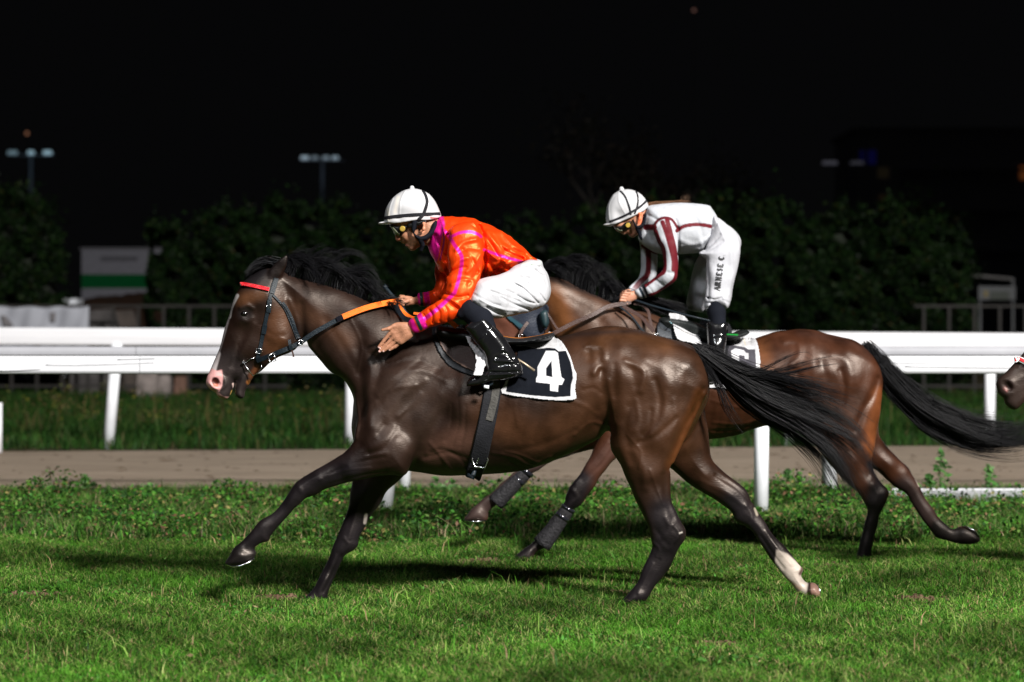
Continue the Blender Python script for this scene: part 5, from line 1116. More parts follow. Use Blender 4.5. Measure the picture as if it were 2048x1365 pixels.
BR2, s = bridle("dark hood and brown leather bridle with brown reins on the second horse", T2B, OY2, TH2, .84)
patch("hood", T2B, [(1000, 612), (1040, 600), (1090, 608), (1096, 625), (1098, 645), (1092, 660), (1070, 690), (1050, 672), (1035, 655), (1010, 632)], M['saddle'], BR2, off=.008, thick=.006, rules=[('l', [(1018, 636), (1045, 655)], 4, 3, (.02, .06, .08), 'b'), ('l', [(1080, 630), (1082, 648), (1090, 656)], 1, 1.5, (.003, .003, .004), 'b')], base=(.016, .020, .032), fallback=OY2 - .1)
mb = MB()
for k in range(7):
    pass
v = vol_px(1068, 615, 1108, 668, -.22, .02, .005, OY2); v.part([(1079, 627), (1092, 620), (1098, 632), (1098, 648), (1091, 657), (1083, 650)], [(1089, 640, 9, .035, -.10)], k=.01)
link("eye_cup", v.mesh("eye_cup"), mat("dark_green_blinker", (.010, .028, .034), rough=.5), BR2)
rein("cheek_strap", [(1056, 645, -.125), (1048, 655, -.13), (1041, 668, -.13), (1040, 682, -.12)], .020, M['strapbrn'], BR2, oy=OY2)
rein("cheek_strap", [(1093, 625, -.11), (1100, 635, -.12), (1108, 648, -.12), (1116, 660, -.12)], .012, M['strapbrn'], BR2, oy=OY2)
loop("buckle", [(1039, 668), (1046, 670), (1045, 676), (1037, 674)], -.145, .002, M['steel'], BR2, oy=OY2)
rein("rein", [(1090, 676, -.16), (1115, 663, -.17), (1150, 645, -.17), (1185, 630, -.165), (1215, 614, -.14), (1250, 607, -.115), (1262, 604, -.11)], .026, M['strapbrn'], BR2, oy=OY2)
rein("rein", [(1244, 612, -.11), (1262, 622, -.13), (1282, 634, -.16), (1296, 650, -.20), (1308, 664, -.23)], .022, M['strapbrn'], BR2, oy=OY2)
rein("rein", [(1268, 607, -.09), (1285, 611, -.11), (1296, 622, -.14), (1300, 640, -.18), (1305, 660, -.22)], .018, M['strapbrn'], BR2, oy=OY2)
rein("martingale", [(1240, 614, -.13), (1262, 632, -.17), (1280, 655, -.21), (1300, 680, -.25)], .010, M['strapblk'], BR2, oy=OY2)
loop("buckle", [(1311, 667), (1317, 668), (1316, 672), (1310, 671)], -.25, .003, M['steel'], BR2, oy=OY2)
mb = MB(); mb.tube([Vector(W(a, b2, OY2 + y)) for a, b2, y in [(1230, 586, .0), (1248, 594, -.02), (1270, 601, -.10), (1300, 611, -.15), (1370, 630, -.24), (1420, 642, -.30)]], [.011, .011, .009, .0075, .006, .005], n=9)
WH2 = mb.build("whip", M['strapblk'], None, smooth=True); tag(WH2, "thin dark whip lying across the withers from the hands of the white-clad jockey", "whip", "riding whips")
# leg boots of the second horse
for nm, pts, rr, tops in [("grey brushing boot with shiny bands on the raised foreleg of the second horse", [(1052, 945, .14), (1014, 982, .14), (990, 1006, .14)], [13.5, 17, 18.5], [((1056, 940), (1050, 947)), ((1040, 957), (1034, 963))]),
                          ("grey brushing boot with shiny bands on the grounded foreleg of the second horse", [(1137, 1017, -.14), (1110, 1055, -.135), (1083, 1090, -.13)], [13.5, 16, 20], [((1138, 1015), (1135, 1020)), ((1127, 1031), (1123, 1037))])]:
    R_ = empty("leg_boot", W(pts[1][0], pts[1][1], OY2 + pts[1][2]), nm, "leg boot", "brushing boots")
    sc = (D0 + OY2) / FPX
    mb = MB(); mb.tube([Vector(W(a, b2, OY2 + y)) for a, b2, y in crom(pts, 4)], [float(x) * sc for x in np.interp(np.linspace(0, 1, 9), [0, .5, 1], rr)], n=18); mb.build("shell", M['legboot'], R_, smooth=True)
    for (a, b2) in tops:
        mb = MB(); mb.tube([Vector(W(*a, OY2 + pts[0][2])), Vector(W(*b2, OY2 + pts[0][2]))], (rr[0] + 1.6) * sc, n=18); mb.build("strap", M['legboottop'], R_, smooth=True)
# ---- third horse's noseband
BR3, s = bridle("red and white noseband on the muzzle at the right edge", [tr3], OY3, TH3, .965)
strap("noseband", [tr3], [(2028, 720), (2041, 721), (2056, 728), (2078, 744)], .030, mat("white_noseband", (.75, .75, .75), rough=.6), BR3, off=.008, thick=.008, fallback=OY3 - .06)
strap("noseband_trim", [tr3], [(2028, 720), (2041, 721), (2056, 728), (2078, 744)], .017, mat("red_noseband", (.5, .008, .014), rough=.6), BR3, off=.0175, thick=.004, fallback=OY3 - .06)

# ====================================================================== SETTING
def ground_mat(name, cols, scale, bump=.6, bs=40, stretch=None):
    m, nt, b = nodes(name); b.inputs["Roughness"].default_value = .95; b.inputs["Specular IOR Level"].default_value = .15
    g = nn(nt, "ShaderNodeNewGeometry"); mp = nn(nt, "ShaderNodeMapping"); nt.links.new(g.outputs["Position"], mp.inputs[0])
    if stretch: mp.inputs["Scale"].default_value = stretch
    n1 = nn(nt, "ShaderNodeTexNoise"); n1.inputs["Scale"].default_value = scale; n1.inputs["Detail"].default_value = 8; n1.inputs["Roughness"].default_value = .65
    nt.links.new(mp.outputs[0], n1.inputs["Vector"])
    cr = nn(nt, "ShaderNodeValToRGB"); e = cr.color_ramp.elements
    e[0].position = .32; e[0].color = (*cols[0], 1); e[1].position = .68; e[1].color = (*cols[-1], 1)
    for i, c in enumerate(cols[1:-1]): x = e.new(.32 + .36 * (i + 1) / (len(cols) - 1)); x.color = (*c, 1)
    nt.links.new(n1.outputs[0], cr.inputs[0]); nt.links.new(cr.outputs[0], b.inputs["Base Color"])
    n2 = nn(nt, "ShaderNodeTexNoise"); n2.inputs["Scale"].default_value = bs; n2.inputs["Detail"].default_value = 6; nt.links.new(mp.outputs[0], n2.inputs["Vector"])
    bp = nn(nt, "ShaderNodeBump"); bp.inputs["Strength"].default_value = bump; bp.inputs["Distance"].default_value = .03
    nt.links.new(n2.outputs[0], bp.inputs["Height"]); nt.links.new(bp.outputs[0], b.inputs["Normal"])
    return m
def sheet(name, pts, z, mt, kind="structure"):
    me = bpy.data.meshes.new(name); me.from_pydata([(x, y, z) for x, y in pts], [], [tuple(range(len(pts)))]); me.update()
    o = link(name, me, mt, None, smooth=False); return tag(o, kind=kind)
def far_edge(x): return 14.2 + x * .11
def near_edge(x): return 7.55 + x * .01
g = sheet("ground", [(-160, -40), (160, -40), (160, 420), (-160, 420)], -.012, ground_mat("turf_soil", [(.014, .018, .007), (.030, .032, .012), (.12, .080, .050)], 2.5))
tr = sheet("dirt_track", [(-30, near_edge(-30)), (30, near_edge(30)), (30, far_edge(30)), (-30, far_edge(-30))], .004, ground_mat("packed_dirt", [(.155, .120, .088), (.25, .197, .150), (.32, .257, .20)], 3.0, bump=1.0, bs=11, stretch=(.22, 2.6, 1)))
# clods and hoof marks on the dirt
R = np.random.default_rng(5); mb = MB()
for i in range(380):
    x = R.uniform(-6, 6); y = R.uniform(7.8, 14); s = R.uniform(.004, .016); sx_ = R.uniform(1, 6)
    a = [(x + s * sx_ * math.cos(t), y + s * math.sin(t), .005) for t in np.linspace(0, 6.28, 7)[:-1]]
    n = len(mb.V); mb.V += a + [(x, y, .005 + s * .7)]; mb.Fc += [[n + k, n + (k + 1) % 6, n + 6] for k in range(6)]
cl = mb.build("dirt_clods", ground_mat("dark_dirt", [(.05, .034, .022), (.10, .07, .045)], 8), None); tag(cl, "small dark clods scattered over the dirt track", "dirt clods", kind="stuff")
mb = MB()
for x0, x1 in [(-8.0, 9.0)]:
    mb.box((x0, near_edge(x0) - .04, .0), (x1, near_edge(x0) - .0, .05))
kb = mb.build("track_edge_strip", mat("dark_edge_strip", (.02, .015, .013), rough=.9), None); tag(kb, "low dark strip along the near edge of the dirt track", "edging board")  # dark raised strip along the near edge of the dirt
mb = MB(); a = W(1755, 1003, 6.6); b2 = W(2200, 1003, 6.6)
mb.box((a[0] - .15, 6.55, 0.0), (b2[0], 6.68, .085)); mb.box((a[0] - .15, 6.683, .0), (b2[0], 6.72, .095))
kk = mb.build("fallen_rail", M['railwhite'], None); tag(kk, "white board lying in the weeds at the right, half buried in grass", "board")

# ---------- running rails
def post(mb_or, x, y, z1, w, lean, base=0.0, d=.06):
    mb = MB(); n = 14; pts = [(x, y, base - .03), (x + lean, y, z1)]
    mb.tube(pts, w / 2, n=n); return mb
def rail(label, y_of, z_top, z_bot, xs, posts, mt, pm, x_rng, prof=.05, seam=None, zs=None):
    root = empty("running_rail", (0, y_of(0), 0), label, "rail", "running rails")
    N = len(xs)
    for i in range(N - 1):
        a, c = xs[i], xs[i + 1] - .004
        mb = MB(); K = 14
        def sec(x, e=0.0):
            ya = y_of(x); zt = z_top(x) if callable(z_top) else z_top; zb = z_bot(x) if callable(z_bot) else z_bot; hh = (zt - zb) / 2; zc = (zt + zb) / 2
            return [(x, ya + prof * np.sign(math.cos(t)) * abs(math.cos(t)) ** .6, zc + hh * np.sign(math.sin(t)) * abs(math.sin(t)) ** .45) for t in np.linspace(0, 2 * math.pi, K + 1)[:-1]]
        A, Bq = sec(a), sec(c); n = 0
        mb.V = A + Bq; mb.Fc = [[k, K + k, K + (k + 1) % K, (k + 1) % K] for k in range(K)] + [list(range(K)), list(range(2 * K - 1, K - 1, -1))]
        mb.build("rail_beam", mt, root, smooth=False)
        ya = y_of(c); zt = z_top(c) if callable(z_top) else z_top; zb = z_bot(c) if callable(z_bot) else z_bot
        mb = MB(); e_ = .0022; hh = (zt - zb) / 2 + e_; zc = (zt + zb) / 2
        S_ = lambda x: [(x, ya + (prof + e_) * np.sign(math.cos(t)) * abs(math.cos(t)) ** .6, zc + hh * np.sign(math.sin(t)) * abs(math.sin(t)) ** .45) for t in np.linspace(0, 2 * math.pi, K + 1)[:-1]]
        mb.V = S_(c - .02) + S_(c + .09); mb.Fc = [[k, K + k, K + (k + 1) % K, (k + 1) % K] for k in range(K)] + [list(range(K)), list(range(2 * K - 1, K - 1, -1))]
    for (x, lean, w) in posts:
        zb = z_bot(x) if callable(z_bot) else z_bot
        post(None, x, y_of(x), zb + .02, w, lean).build("post", pm, root, smooth=True)
    return root
def PX(px, y): return W(px, 0, y)[0]
y1 = lambda x: 4.95; y2 = lambda x: 7.2; y3 = lambda x: 14.9 + .10 * x
RAIL1 = rail("lower white running rail nearest the horses, on upright posts in the weeds", y1, 1.156, 1.028, [-7.5, -2.62, 2.3, 7.5], [(PX(768, 4.95), .10, .105), (PX(1522, 4.95), .008, .105), (PX(2290, 4.95), 0, .105), (PX(20, 4.95) - 1.6, 0, .105)], M['railwhite'], M['postwhite'], None)
rail("greyish middle running rail standing at the near edge of the dirt track", y2, 1.195, 1.12, [-8, -3, 1.9, 8], [(PX(808, 7.2), .02, .10), (PX(1660, 7.2), -.03, .12), (PX(-45, 7.2), 0, .10), (PX(2510, 7.2), 0, .10)], M['railgrey'], M['postwhite'], None)
zt3 = lambda x: 1.41 - (655 + (x + 5.5) / 11 * 11 - 640) * (12 + y3(x)) / FPX
zb3 = lambda x: 1.41 - (691 + (x + 5.5) / 11 * 10 - 640) * (12 + y3(x)) / FPX
post3 = []
for px, ln in [(216, .10), (699, .03), (1137, .02), (1577, -.01), (1979, .01), (-260, .0), (2380, 0)]:
    x = (px - 1024) * 27.0 / FPX
    for _ in range(4): x = (px - 1024) * (12 + y3(x)) / FPX
    post3.append((x, ln, .125))
rail("high white running rail on the far side of the dirt track", y3, zt3, zb3, [-9.5, -3.1, 1.2, 3.86, 9], post3, M['railwhite'], M['postwhite'], None)
x = PX(-4, 13.4); mb = MB(); mb.tube([(x, 13.4, -.02), (x, 13.4, 1.41 - (806 - 640) * 25.4 / FPX)], [.045, .045], n=12); o = mb.build("marker_post", M['postwhite'], None, smooth=True)
tag(o, "short white marker post cut by the left edge of the picture", "post")

# ---------- grass and weeds
def blades(name, n, xr, yr, hgt, wid, cols, label, seed, zf=None, dens=None, lean=.6, cat="grass", segs=2, hvar=.5, matn=None, xfan=True, patchy=1.0):
    R = np.random.default_rng(seed)
    Y = yr[0] + (yr[1] - yr[0]) * R.uniform(0, 1, n)
    if xfan: hw = (12 + Y) * .2135 + 1.5; X = R.uniform(-1, 1, n) * hw
    else: X = R.uniform(xr[0], xr[1], n)
    if dens is not None: k = R.uniform(0, 1, n) < dens(X, Y); X, Y = X[k], Y[k]
    n = len(X)
    f = lambda s, p: (np.sin(X * 1.7 * s + p) * np.sin(Y * 2.3 * s + 1.7 * p) + np.sin(X * 3.9 * s - Y * 2.1 * s + p * 2.3) * .6 + np.sin(X * 9.1 * s + Y * 7.3 * s + p) * .4) / 2
    H = hgt * (1 + hvar * R.normal(size=n) * .5).clip(.35, 2.2) * (1 + .35 * f(1.0, 1) * patchy).clip(.35, 2)
    a = R.uniform(0, 2 * math.pi, n); L = H * R.uniform(.15, lean * 1.6, n); dx, dy = np.cos(a) * L, np.sin(a) * L
    b = a + R.normal(size=n) * .6 + math.pi / 2; w = wid * R.uniform(.6, 1.4, n); wx, wy = np.cos(b) * w / 2, np.sin(b) * w / 2
    z0 = np.full(n, -.004)
    V = np.stack([np.stack([X - wx, Y - wy, z0], 1), np.stack([X + wx, Y + wy, z0], 1),
                  np.stack([X - wx * .8 + dx * .35, Y - wy * .8 + dy * .35, H * .62], 1), np.stack([X + wx * .8 + dx * .35, Y + wy * .8 + dy * .35, H * .62], 1),
                  np.stack([X + dx, Y + dy, H * R.uniform(.8, 1.05, n)], 1)], 1).reshape(-1, 3)
    i = np.arange(n) * 5
    Q = np.stack([i, i + 1, i + 3, i + 2], 1); T = np.stack([i + 2, i + 3, i + 4], 1)
    me = mesh_np(name, V, quads=Q, tris=T)
    cols = np.array(cols); pr = cols[:, 3] / cols[:, 3].sum(); ci = R.choice(len(cols), n, p=pr)
    pt = (f(.8, 4) + f(2.1, 2) * .6); ci = np.where((pt > .55) & (R.uniform(0, 1, n) < .6), 0, ci)
    C = cols[ci, :3] * R.uniform(.65, 1.35, (n, 1)) * (1 + .55 * f(1.1, 7)[:, None] + .3 * f(3.7, 3)[:, None]).clip(.28, 2.0)
    C5 = np.repeat(C, 5, axis=0)
    A = me.color_attributes.new("coat", 'FLOAT_COLOR', 'POINT'); A.data.foreach_set("color", np.concatenate([C5, np.ones((len(C5), 1))], 1).astype(np.float32).ravel())
    o = link(name, me, matn or M['grass'], None, smooth=False)
    return tag(o, label, cat, kind="stuff")
def leafmat(name, trans=.35, rough=.55):
    m, nt, b = nodes(name); at = nn(nt, "ShaderNodeAttribute"); at.attribute_name = "coat"
    b.inputs["Roughness"].default_value = rough; b.inputs["Specular IOR Level"].default_value = .12
    nt.links.new(at.outputs["Color"], b.inputs["Base Color"])
    t = nn(nt, "ShaderNodeBsdfTranslucent"); nt.links.new(at.outputs["Color"], t.inputs[0])
    mx = nn(nt, "ShaderNodeMixShader"); mx.inputs[0].default_value = trans
    out = nt.nodes["Material Output"]; nt.links.new(b.outputs[0], mx.inputs[1]); nt.links.new(t.outputs[0], mx.inputs[2]); nt.links.new(mx.outputs[0], out.inputs[0])
    return m
M['grass'] = leafmat("grass_blade"); M['leaf'] = leafmat("leaf", .25)
DIV = [(-4.55, .55, .09), (-2.45, .3, .10), (-3.0, -1.3, .07), (3.5, .25, .12), (1.85, 1.7, .10), (2.05, .1, .07), (-1.2, .15, .08), (.62, .35, .08), (-.2, 2.0, .09), (4.3, 2.2, .10), (-3.8, 2.6, .12), (.9, -1.6, .06), (2.9, -1.0, .07)]
def clear(X, Y):
    k = np.ones_like(X)
    for (a, c, r) in DIV: k = np.where(((X - a) / (r * 1.7)) ** 2 + ((Y - c) / (r * 1.1)) ** 2 < 1, .12, k)
    return k
TURF = [(.064, .185, .017, 5), (.040, .135, .012, 4), (.14, .235, .042, 4), (.23, .26, .09, 2.0), (.27, .18, .10, .9), (.016, .062, .007, 4)]
blades("grass", 560000, None, (-3.4, 5.3), .030, .0042, TURF, "mown green turf the horses gallop on", 1, lean=1.7, patchy=1.6, dens=clear)
blades("grass_tufts", 11000, None, (-3.4, 5.3), .075, .006, TURF, "longer tufts standing out of the turf", 2, lean=.7, dens=lambda X, Y: (np.sin(X * 3.1 + 1) * np.sin(Y * 2.7) + np.sin(X * 7.3 + Y * 5) * .6 > .35) * 1.0)
def leaves(name, n, yr, size, hmax, cols, label, seed, dens=None, cat="weeds", xr=None, kind="stuff", zc=None):
    R = np.random.default_rng(seed); Y = R.uniform(yr[0], yr[1], n)
    X = R.uniform(-1, 1, n) * ((12 + Y) * .2135 + 1.5) if xr is None else R.uniform(xr[0], xr[1], n)
    if dens is not None: k = R.uniform(0, 1, n) < dens(X, Y); X, Y = X[k], Y[k]; n = len(X)
    f = (np.sin(X * 2.9 + 2) * np.sin(Y * 3.7) + np.sin(X * 6.3 + Y * 4.7) * .6 + 1.2) / 2.4
    Z = R.uniform(0, 1, n) ** 1.3 * hmax * f.clip(.05, 1.2) ** 1.5 * np.clip((7.9 - Y) / 1.8, .3, 1)
    leaf_mesh(name, np.stack([X, Y, Z], 1), size, cols, R, label, cat, kind); 
def leaf_geo(P, size, cols, R, flat=.6):
    n = len(P); u = R.normal(size=(n, 3)); u[:, 2] *= flat; u /= np.linalg.norm(u, axis=1, keepdims=True); w = R.normal(size=(n, 3)); v = np.cross(u, w); v /= np.linalg.norm(v, axis=1, keepdims=True)
    s = size * R.uniform(.5, 1.5, (n, 1)); 
    V = np.stack([P - u * s * .5, P + v * s * .28, P + u * s * .5, P - v * s * .28], 1).reshape(-1, 3); i = np.arange(n) * 4
    Q = np.stack([i, i + 1, i + 2, i + 3], 1)
    cols = np.array(cols); ci = R.choice(len(cols), n, p=cols[:, 3] / cols[:, 3].sum()); C = np.repeat(cols[ci, :3] * R.uniform(.6, 1.4, (n, 1)), 4, axis=0)
    return V, Q, C
def leaf_mesh(name, P, size, cols, R, label, cat, kind, parent=None, shade=None):
    V, Q, C = leaf_geo(P, size, cols, R)
    me = mesh_np(name, V, quads=Q); A = me.color_attributes.new("coat", 'FLOAT_COLOR', 'POINT'); A.data.foreach_set("color", np.concatenate([C, np.ones((len(C), 1))], 1).astype(np.float32).ravel())
    o = link(name, me, M['leaf'], parent, smooth=False)
    if parent is None: tag(o, label, cat, kind=kind)
    return o
WEED = [(.055, .17, .018, 5), (.035, .12, .018, 4), (.11, .20, .04, 2), (.20, .17, .06, 1.4), (.16, .085, .05, 1.2), (.015, .05, .009, 5)]
band = lambda X, Y: np.clip((Y - 3.0 - .25 * np.sin(X * 1.3) - .2 * np.sin(X * 3.1)) / .7, 0, 1) * np.clip((7.5 - Y) / .6, 0, 1) * np.where((X > 2.9) & (Y > 5.9) & (Y < 6.75), .12, 1)
leaves("clover", 42000, (-3.4, 4.8), .022, .035, [(.06, .20, .025, 4), (.10, .26, .05, 2), (.04, .13, .02, 3), (.30, .22, .12, .35)], "clover and broad leaves dotted through the turf", 12, dens=lambda X, Y: (np.sin(X * 2.3 + .4) * np.sin(Y * 3.1 + 1) + np.sin(X * 5.7 - Y * 4.1) * .5 > .1) * 1.0)
leaves("weeds", 150000, (3.0, 7.75), .031, .27, WEED, "leafy weeds and clover along the foot of the near rails", 3, dens=band)
blades("weed_grass", 110000, None, (3.2, 7.6), .10, .007, [(.06, .15, .02, 4), (.12, .15, .05, 2), (.22, .17, .10, 1.3), (.03, .09, .015, 3)], "taller rough grass under the near rails", 4, lean=.8, dens=band)
blades("verge_grass", 80000, None, (14.0, 33.0), .13, .013, [(.024, .075, .012, 4), (.013, .043, .008, 4), (.045, .09, .018, 1.8), (.085, .07, .03, .7)], "dark rough grass between the far rail and the metal fence", 5, lean=.7, dens=lambda X, Y: (Y > far_edge(X)) * np.clip(1.3 - (Y - 14) / 26, .3, 1))
blades("dry_stalks", 1500, None, (15.4, 21.0), .42, .012, [(.10, .075, .03, 3), (.06, .06, .02, 2), (.035, .055, .012, 3)], "pale dry weed stalks standing in the verge", 6, lean=.25, dens=lambda X, Y: (np.sin(X * 1.9 + .7) * np.sin(Y * .9) + np.sin(X * 5.1) * .5 + np.where(X < .5, .35, -.5) > .25) * .8)
# seed heads of the dry weeds
R = np.random.default_rng(77); P = []
for i in range(130):
    y = R.uniform(15.6, 20); x = R.uniform(-1, .15) * ((12 + y) * .2135); hgt = R.uniform(.25, .62)
    for k in range(14): P.append((x + R.normal() * .04, y + R.normal() * .04, hgt - abs(R.normal()) * .10))
leaf_mesh("seed_heads", np.array(P), .035, [(.11, .08, .035, 3), (.07, .08, .02, 2), (.14, .13, .02, .6)], R, "yellowish seed heads of dry weeds in the far verge", "weeds", "stuff")
# separate tall weeds at the edge of the dirt
def weed(px, py_top, y, seed, n=70, w=.05):
    R = np.random.default_rng(seed); x, _, zt = W(px, py_top, y)
    root = empty("weed_plant", (x, y, 0), None, "weed", "tall weeds at the edge of the dirt track")
    mb = MB(); mb.tube([(x, y, -.02), (x + R.normal() * .01, y, zt * .5), (x + R.normal() * .015, y, zt)], [.006, .005, .002], n=5); mb.build("stem", mat("weed_stem", (.06, .12, .03)) if 'weed_stem' not in MATS else MATS['weed_stem'], root, smooth=True)
    t = R.uniform(.15, 1, n); P = np.stack([x + R.normal(size=n) * w * (1.15 - t), y + R.normal(size=n) * w * (1.15 - t), t * zt], 1)
    leaf_mesh("leaves", P, .045, [(.10, .22, .06, 3), (.16, .28, .12, 1.5), (.05, .15, .03, 3)], R, None, None, None, parent=root)
    return root
names = [("tall weed spike against the dirt right of the trailing hind leg of the second horse", 1882, 900), ("weed spike just left of the tallest one behind the far hind hoof", 1858, 950), ("thin weed spike right of the tallest one, near the right edge", 1978, 930), ("weed with a pale tip beside the right-hand near post", 1574, 938),
         ("lone weed against the dirt at the far left", 172, 950), ("small weed in front of the dirt left of the leading hoof", 300, 965), ("bushy weed behind the white sock of the leading horse", 1600, 945), ("weed between the two near posts at centre left", 870, 955), ("weed under the belly girth of the leading horse", 905, 960), ("weed at the foot of the leading horse's hind gaskin", 1375, 962)]
for i, (lb, px, py) in enumerate(names):
    r = weed(px, py, 6.9, 100 + i, n=90 if i < 4 else 60, w=.05 if i < 5 else .08); r['label'] = lb

R = np.random.default_rng(44); mb = MB()
for (a, c, r) in DIV:
    for k in range(46):
        x = a + R.normal() * r * .9; y = c + R.normal() * r * .55; s_ = R.uniform(.006, .022); h_ = s_ * R.uniform(.5, 1.1)
        n = len(mb.V); mb.V += [(x + s_ * R.uniform(.7, 1.3) * math.cos(t), y + s_ * R.uniform(.7, 1.3) * math.sin(t), -.008) for t in np.linspace(0, 6.28, 7)[:-1]] + [(x + s_ * .5 * math.cos(t), y + s_ * .5 * math.sin(t), h_) for t in np.linspace(.4, 6.68, 7)[:-1]]
        mb.Fc += [[n + q, n + (q + 1) % 6, n + 6 + (q + 1) % 6, n + 6 + q] for q in range(6)] + [[n + 6 + q for q in range(6)]]
o = mb.build("turf_divots", ground_mat("torn_soil", [(.045, .028, .016), (.10, .062, .038), (.17, .11, .07)], 20), None); tag(o, "crumbs of brown soil torn out of the turf by hooves", "divots", kind="stuff")
# ---------- metal fence with banner
FY = 33.0
fr = empty("metal_fence", (0, FY, 0), "rusty dark metal railing fence in front of the hedges", "fence")
rust = mat("rusty_dark_metal", (.010, .008, .007), rough=.8, var=.4, vscale=3)
za = W(0, 612, FY)[2]; zb_ = W(0, 772, FY)[2]
mb = MB(); mb.box((-14, FY - .02, za - .03), (-4.2, FY + .02, za + .02)); mb.build("top_bar", rust, fr)
mb = MB(); mb.box((7.54, FY - .02, za - .03), (14, FY + .02, za + .02)); mb.build("top_bar", rust, fr)
mb = MB(); mb.box((-14, FY - .02, zb_ - .03), (-4.2, FY + .02, zb_ + .02)); mb.build("bottom_bar", rust, fr)
mb = MB(); mb.box((7.54, FY - .02, zb_ - .03), (14, FY + .02, zb_ + .02)); mb.build("bottom_bar", rust, fr)
for i in range(-27, 28):
    x = i * .475 + .12
    if -4.2 < x < 7.5: continue
    mb = MB(); mb.box((x - .028, FY - .024, -.02), (x + .028, FY + .024, za - .03)); mb.build("fence_post", rust, fr)
ban_m, nt, b_ = nodes("banner_cloth"); b_.inputs["Base Color"].default_value = (.34, .35, .40, 1); b_.inputs["Roughness"].default_value = .7
X0, X1 = W(-60, 0, FY - .06)[0], W(178, 0, FY - .06)[0]; Z1 = W(0, 613, FY - .06)[2]; Z0 = W(0, 705, FY - .06)[2]
K = 40; V = []; Q = []
for i in range(K + 1):
    for j in range(13):
        u, t = i / K, j / 12
        V.append((X0 + (X1 - X0) * u, FY - .07 + .025 * math.sin(u * 17 + t * 3) + .02 * math.sin(u * 41 - t * 5), Z0 + (Z1 - Z0) * t - .03 * math.sin(u * math.pi * 4) ** 2 * t))
for i in range(K):
    for j in range(12): Q.append((i * 13 + j, (i + 1) * 13 + j, (i + 1) * 13 + j + 1, i * 13 + j + 1))
me = bpy.data.meshes.new("banner"); me.from_pydata(V, [], Q); me.update()
bn = link("banner", me, ban_m, None); m_ = bn.modifiers.new("t", 'SOLIDIFY'); m_.thickness = .006
tag(bn, "white wrinkled banner tied to the metal fence at the left", "banner")
def flatmark(name, pts, y, mt, parent): 
    mb = MB(); mb.prism([(W(a, c, y)[0], W(a, c, y)[2]) for a, c in pts], y - .012, y); return mb.build(name, mt, parent)
dk = mat("banner_print", (.16, .15, .16), rough=.8)
flatmark("print", [(2, 630), (12, 633), (28, 652), (8, 652)], FY - .12, dk, bn); flatmark("print", [(101, 625), (112, 625), (111, 643), (101, 643)], FY - .12, dk, bn)
flatmark("print", [(102, 693), (112, 693), (112, 700), (102, 700)], FY - .12, dk, bn)
flatmark("print", [(70, 692), (80, 692), (84, 700), (72, 700)], FY - .12, dk, bn)
# concrete blocks at the foot of the fence
def block(px, py0, py1, w, y, lb, col=(.20, .17, .16)):
    mb = MB(); x = W(px, 0, y)[0]; z1 = W(0, py0, y)[2]; z0 = W(0, py1, y)[2]
    s_ = w / 2; mb.prism([(x - s_, -.02), (x + s_ * .95, -.02), (x + s_, z1 * .8), (x + s_ * .8, z1), (x - s_ * .9, z1 * .97), (x - s_ * 1.02, z1 * .5)], y - .15, y + .15)
    o = mb.build("concrete_block", mat("block%d" % px, col, rough=.9, var=.4, vscale=4, bump=.5), None)
    if o.data.materials: o.data.materials[0].name = "rough_concrete"
    tag(o, lb, "concrete block", "blocks at the foot of the fence")
block(296, 742, 800, .36, 31.5, "pale concrete block at the foot of the fence, left of its pair"); block(328, 750, 800, .26, 31.6, "narrower grey concrete block right of its pair")
block(362, 752, 792, .20, 31.8, "brown concrete block, rightmost of three", (.13, .07, .05)); block(190, 618, 660, .9, 34.0, "grey slab leaning behind the fence beside the banner", (.05, .045, .045))
block(225, 620, 670, 1.0, 34.4, "darker slab behind the fence right of the leaning one", (.045, .035, .03))

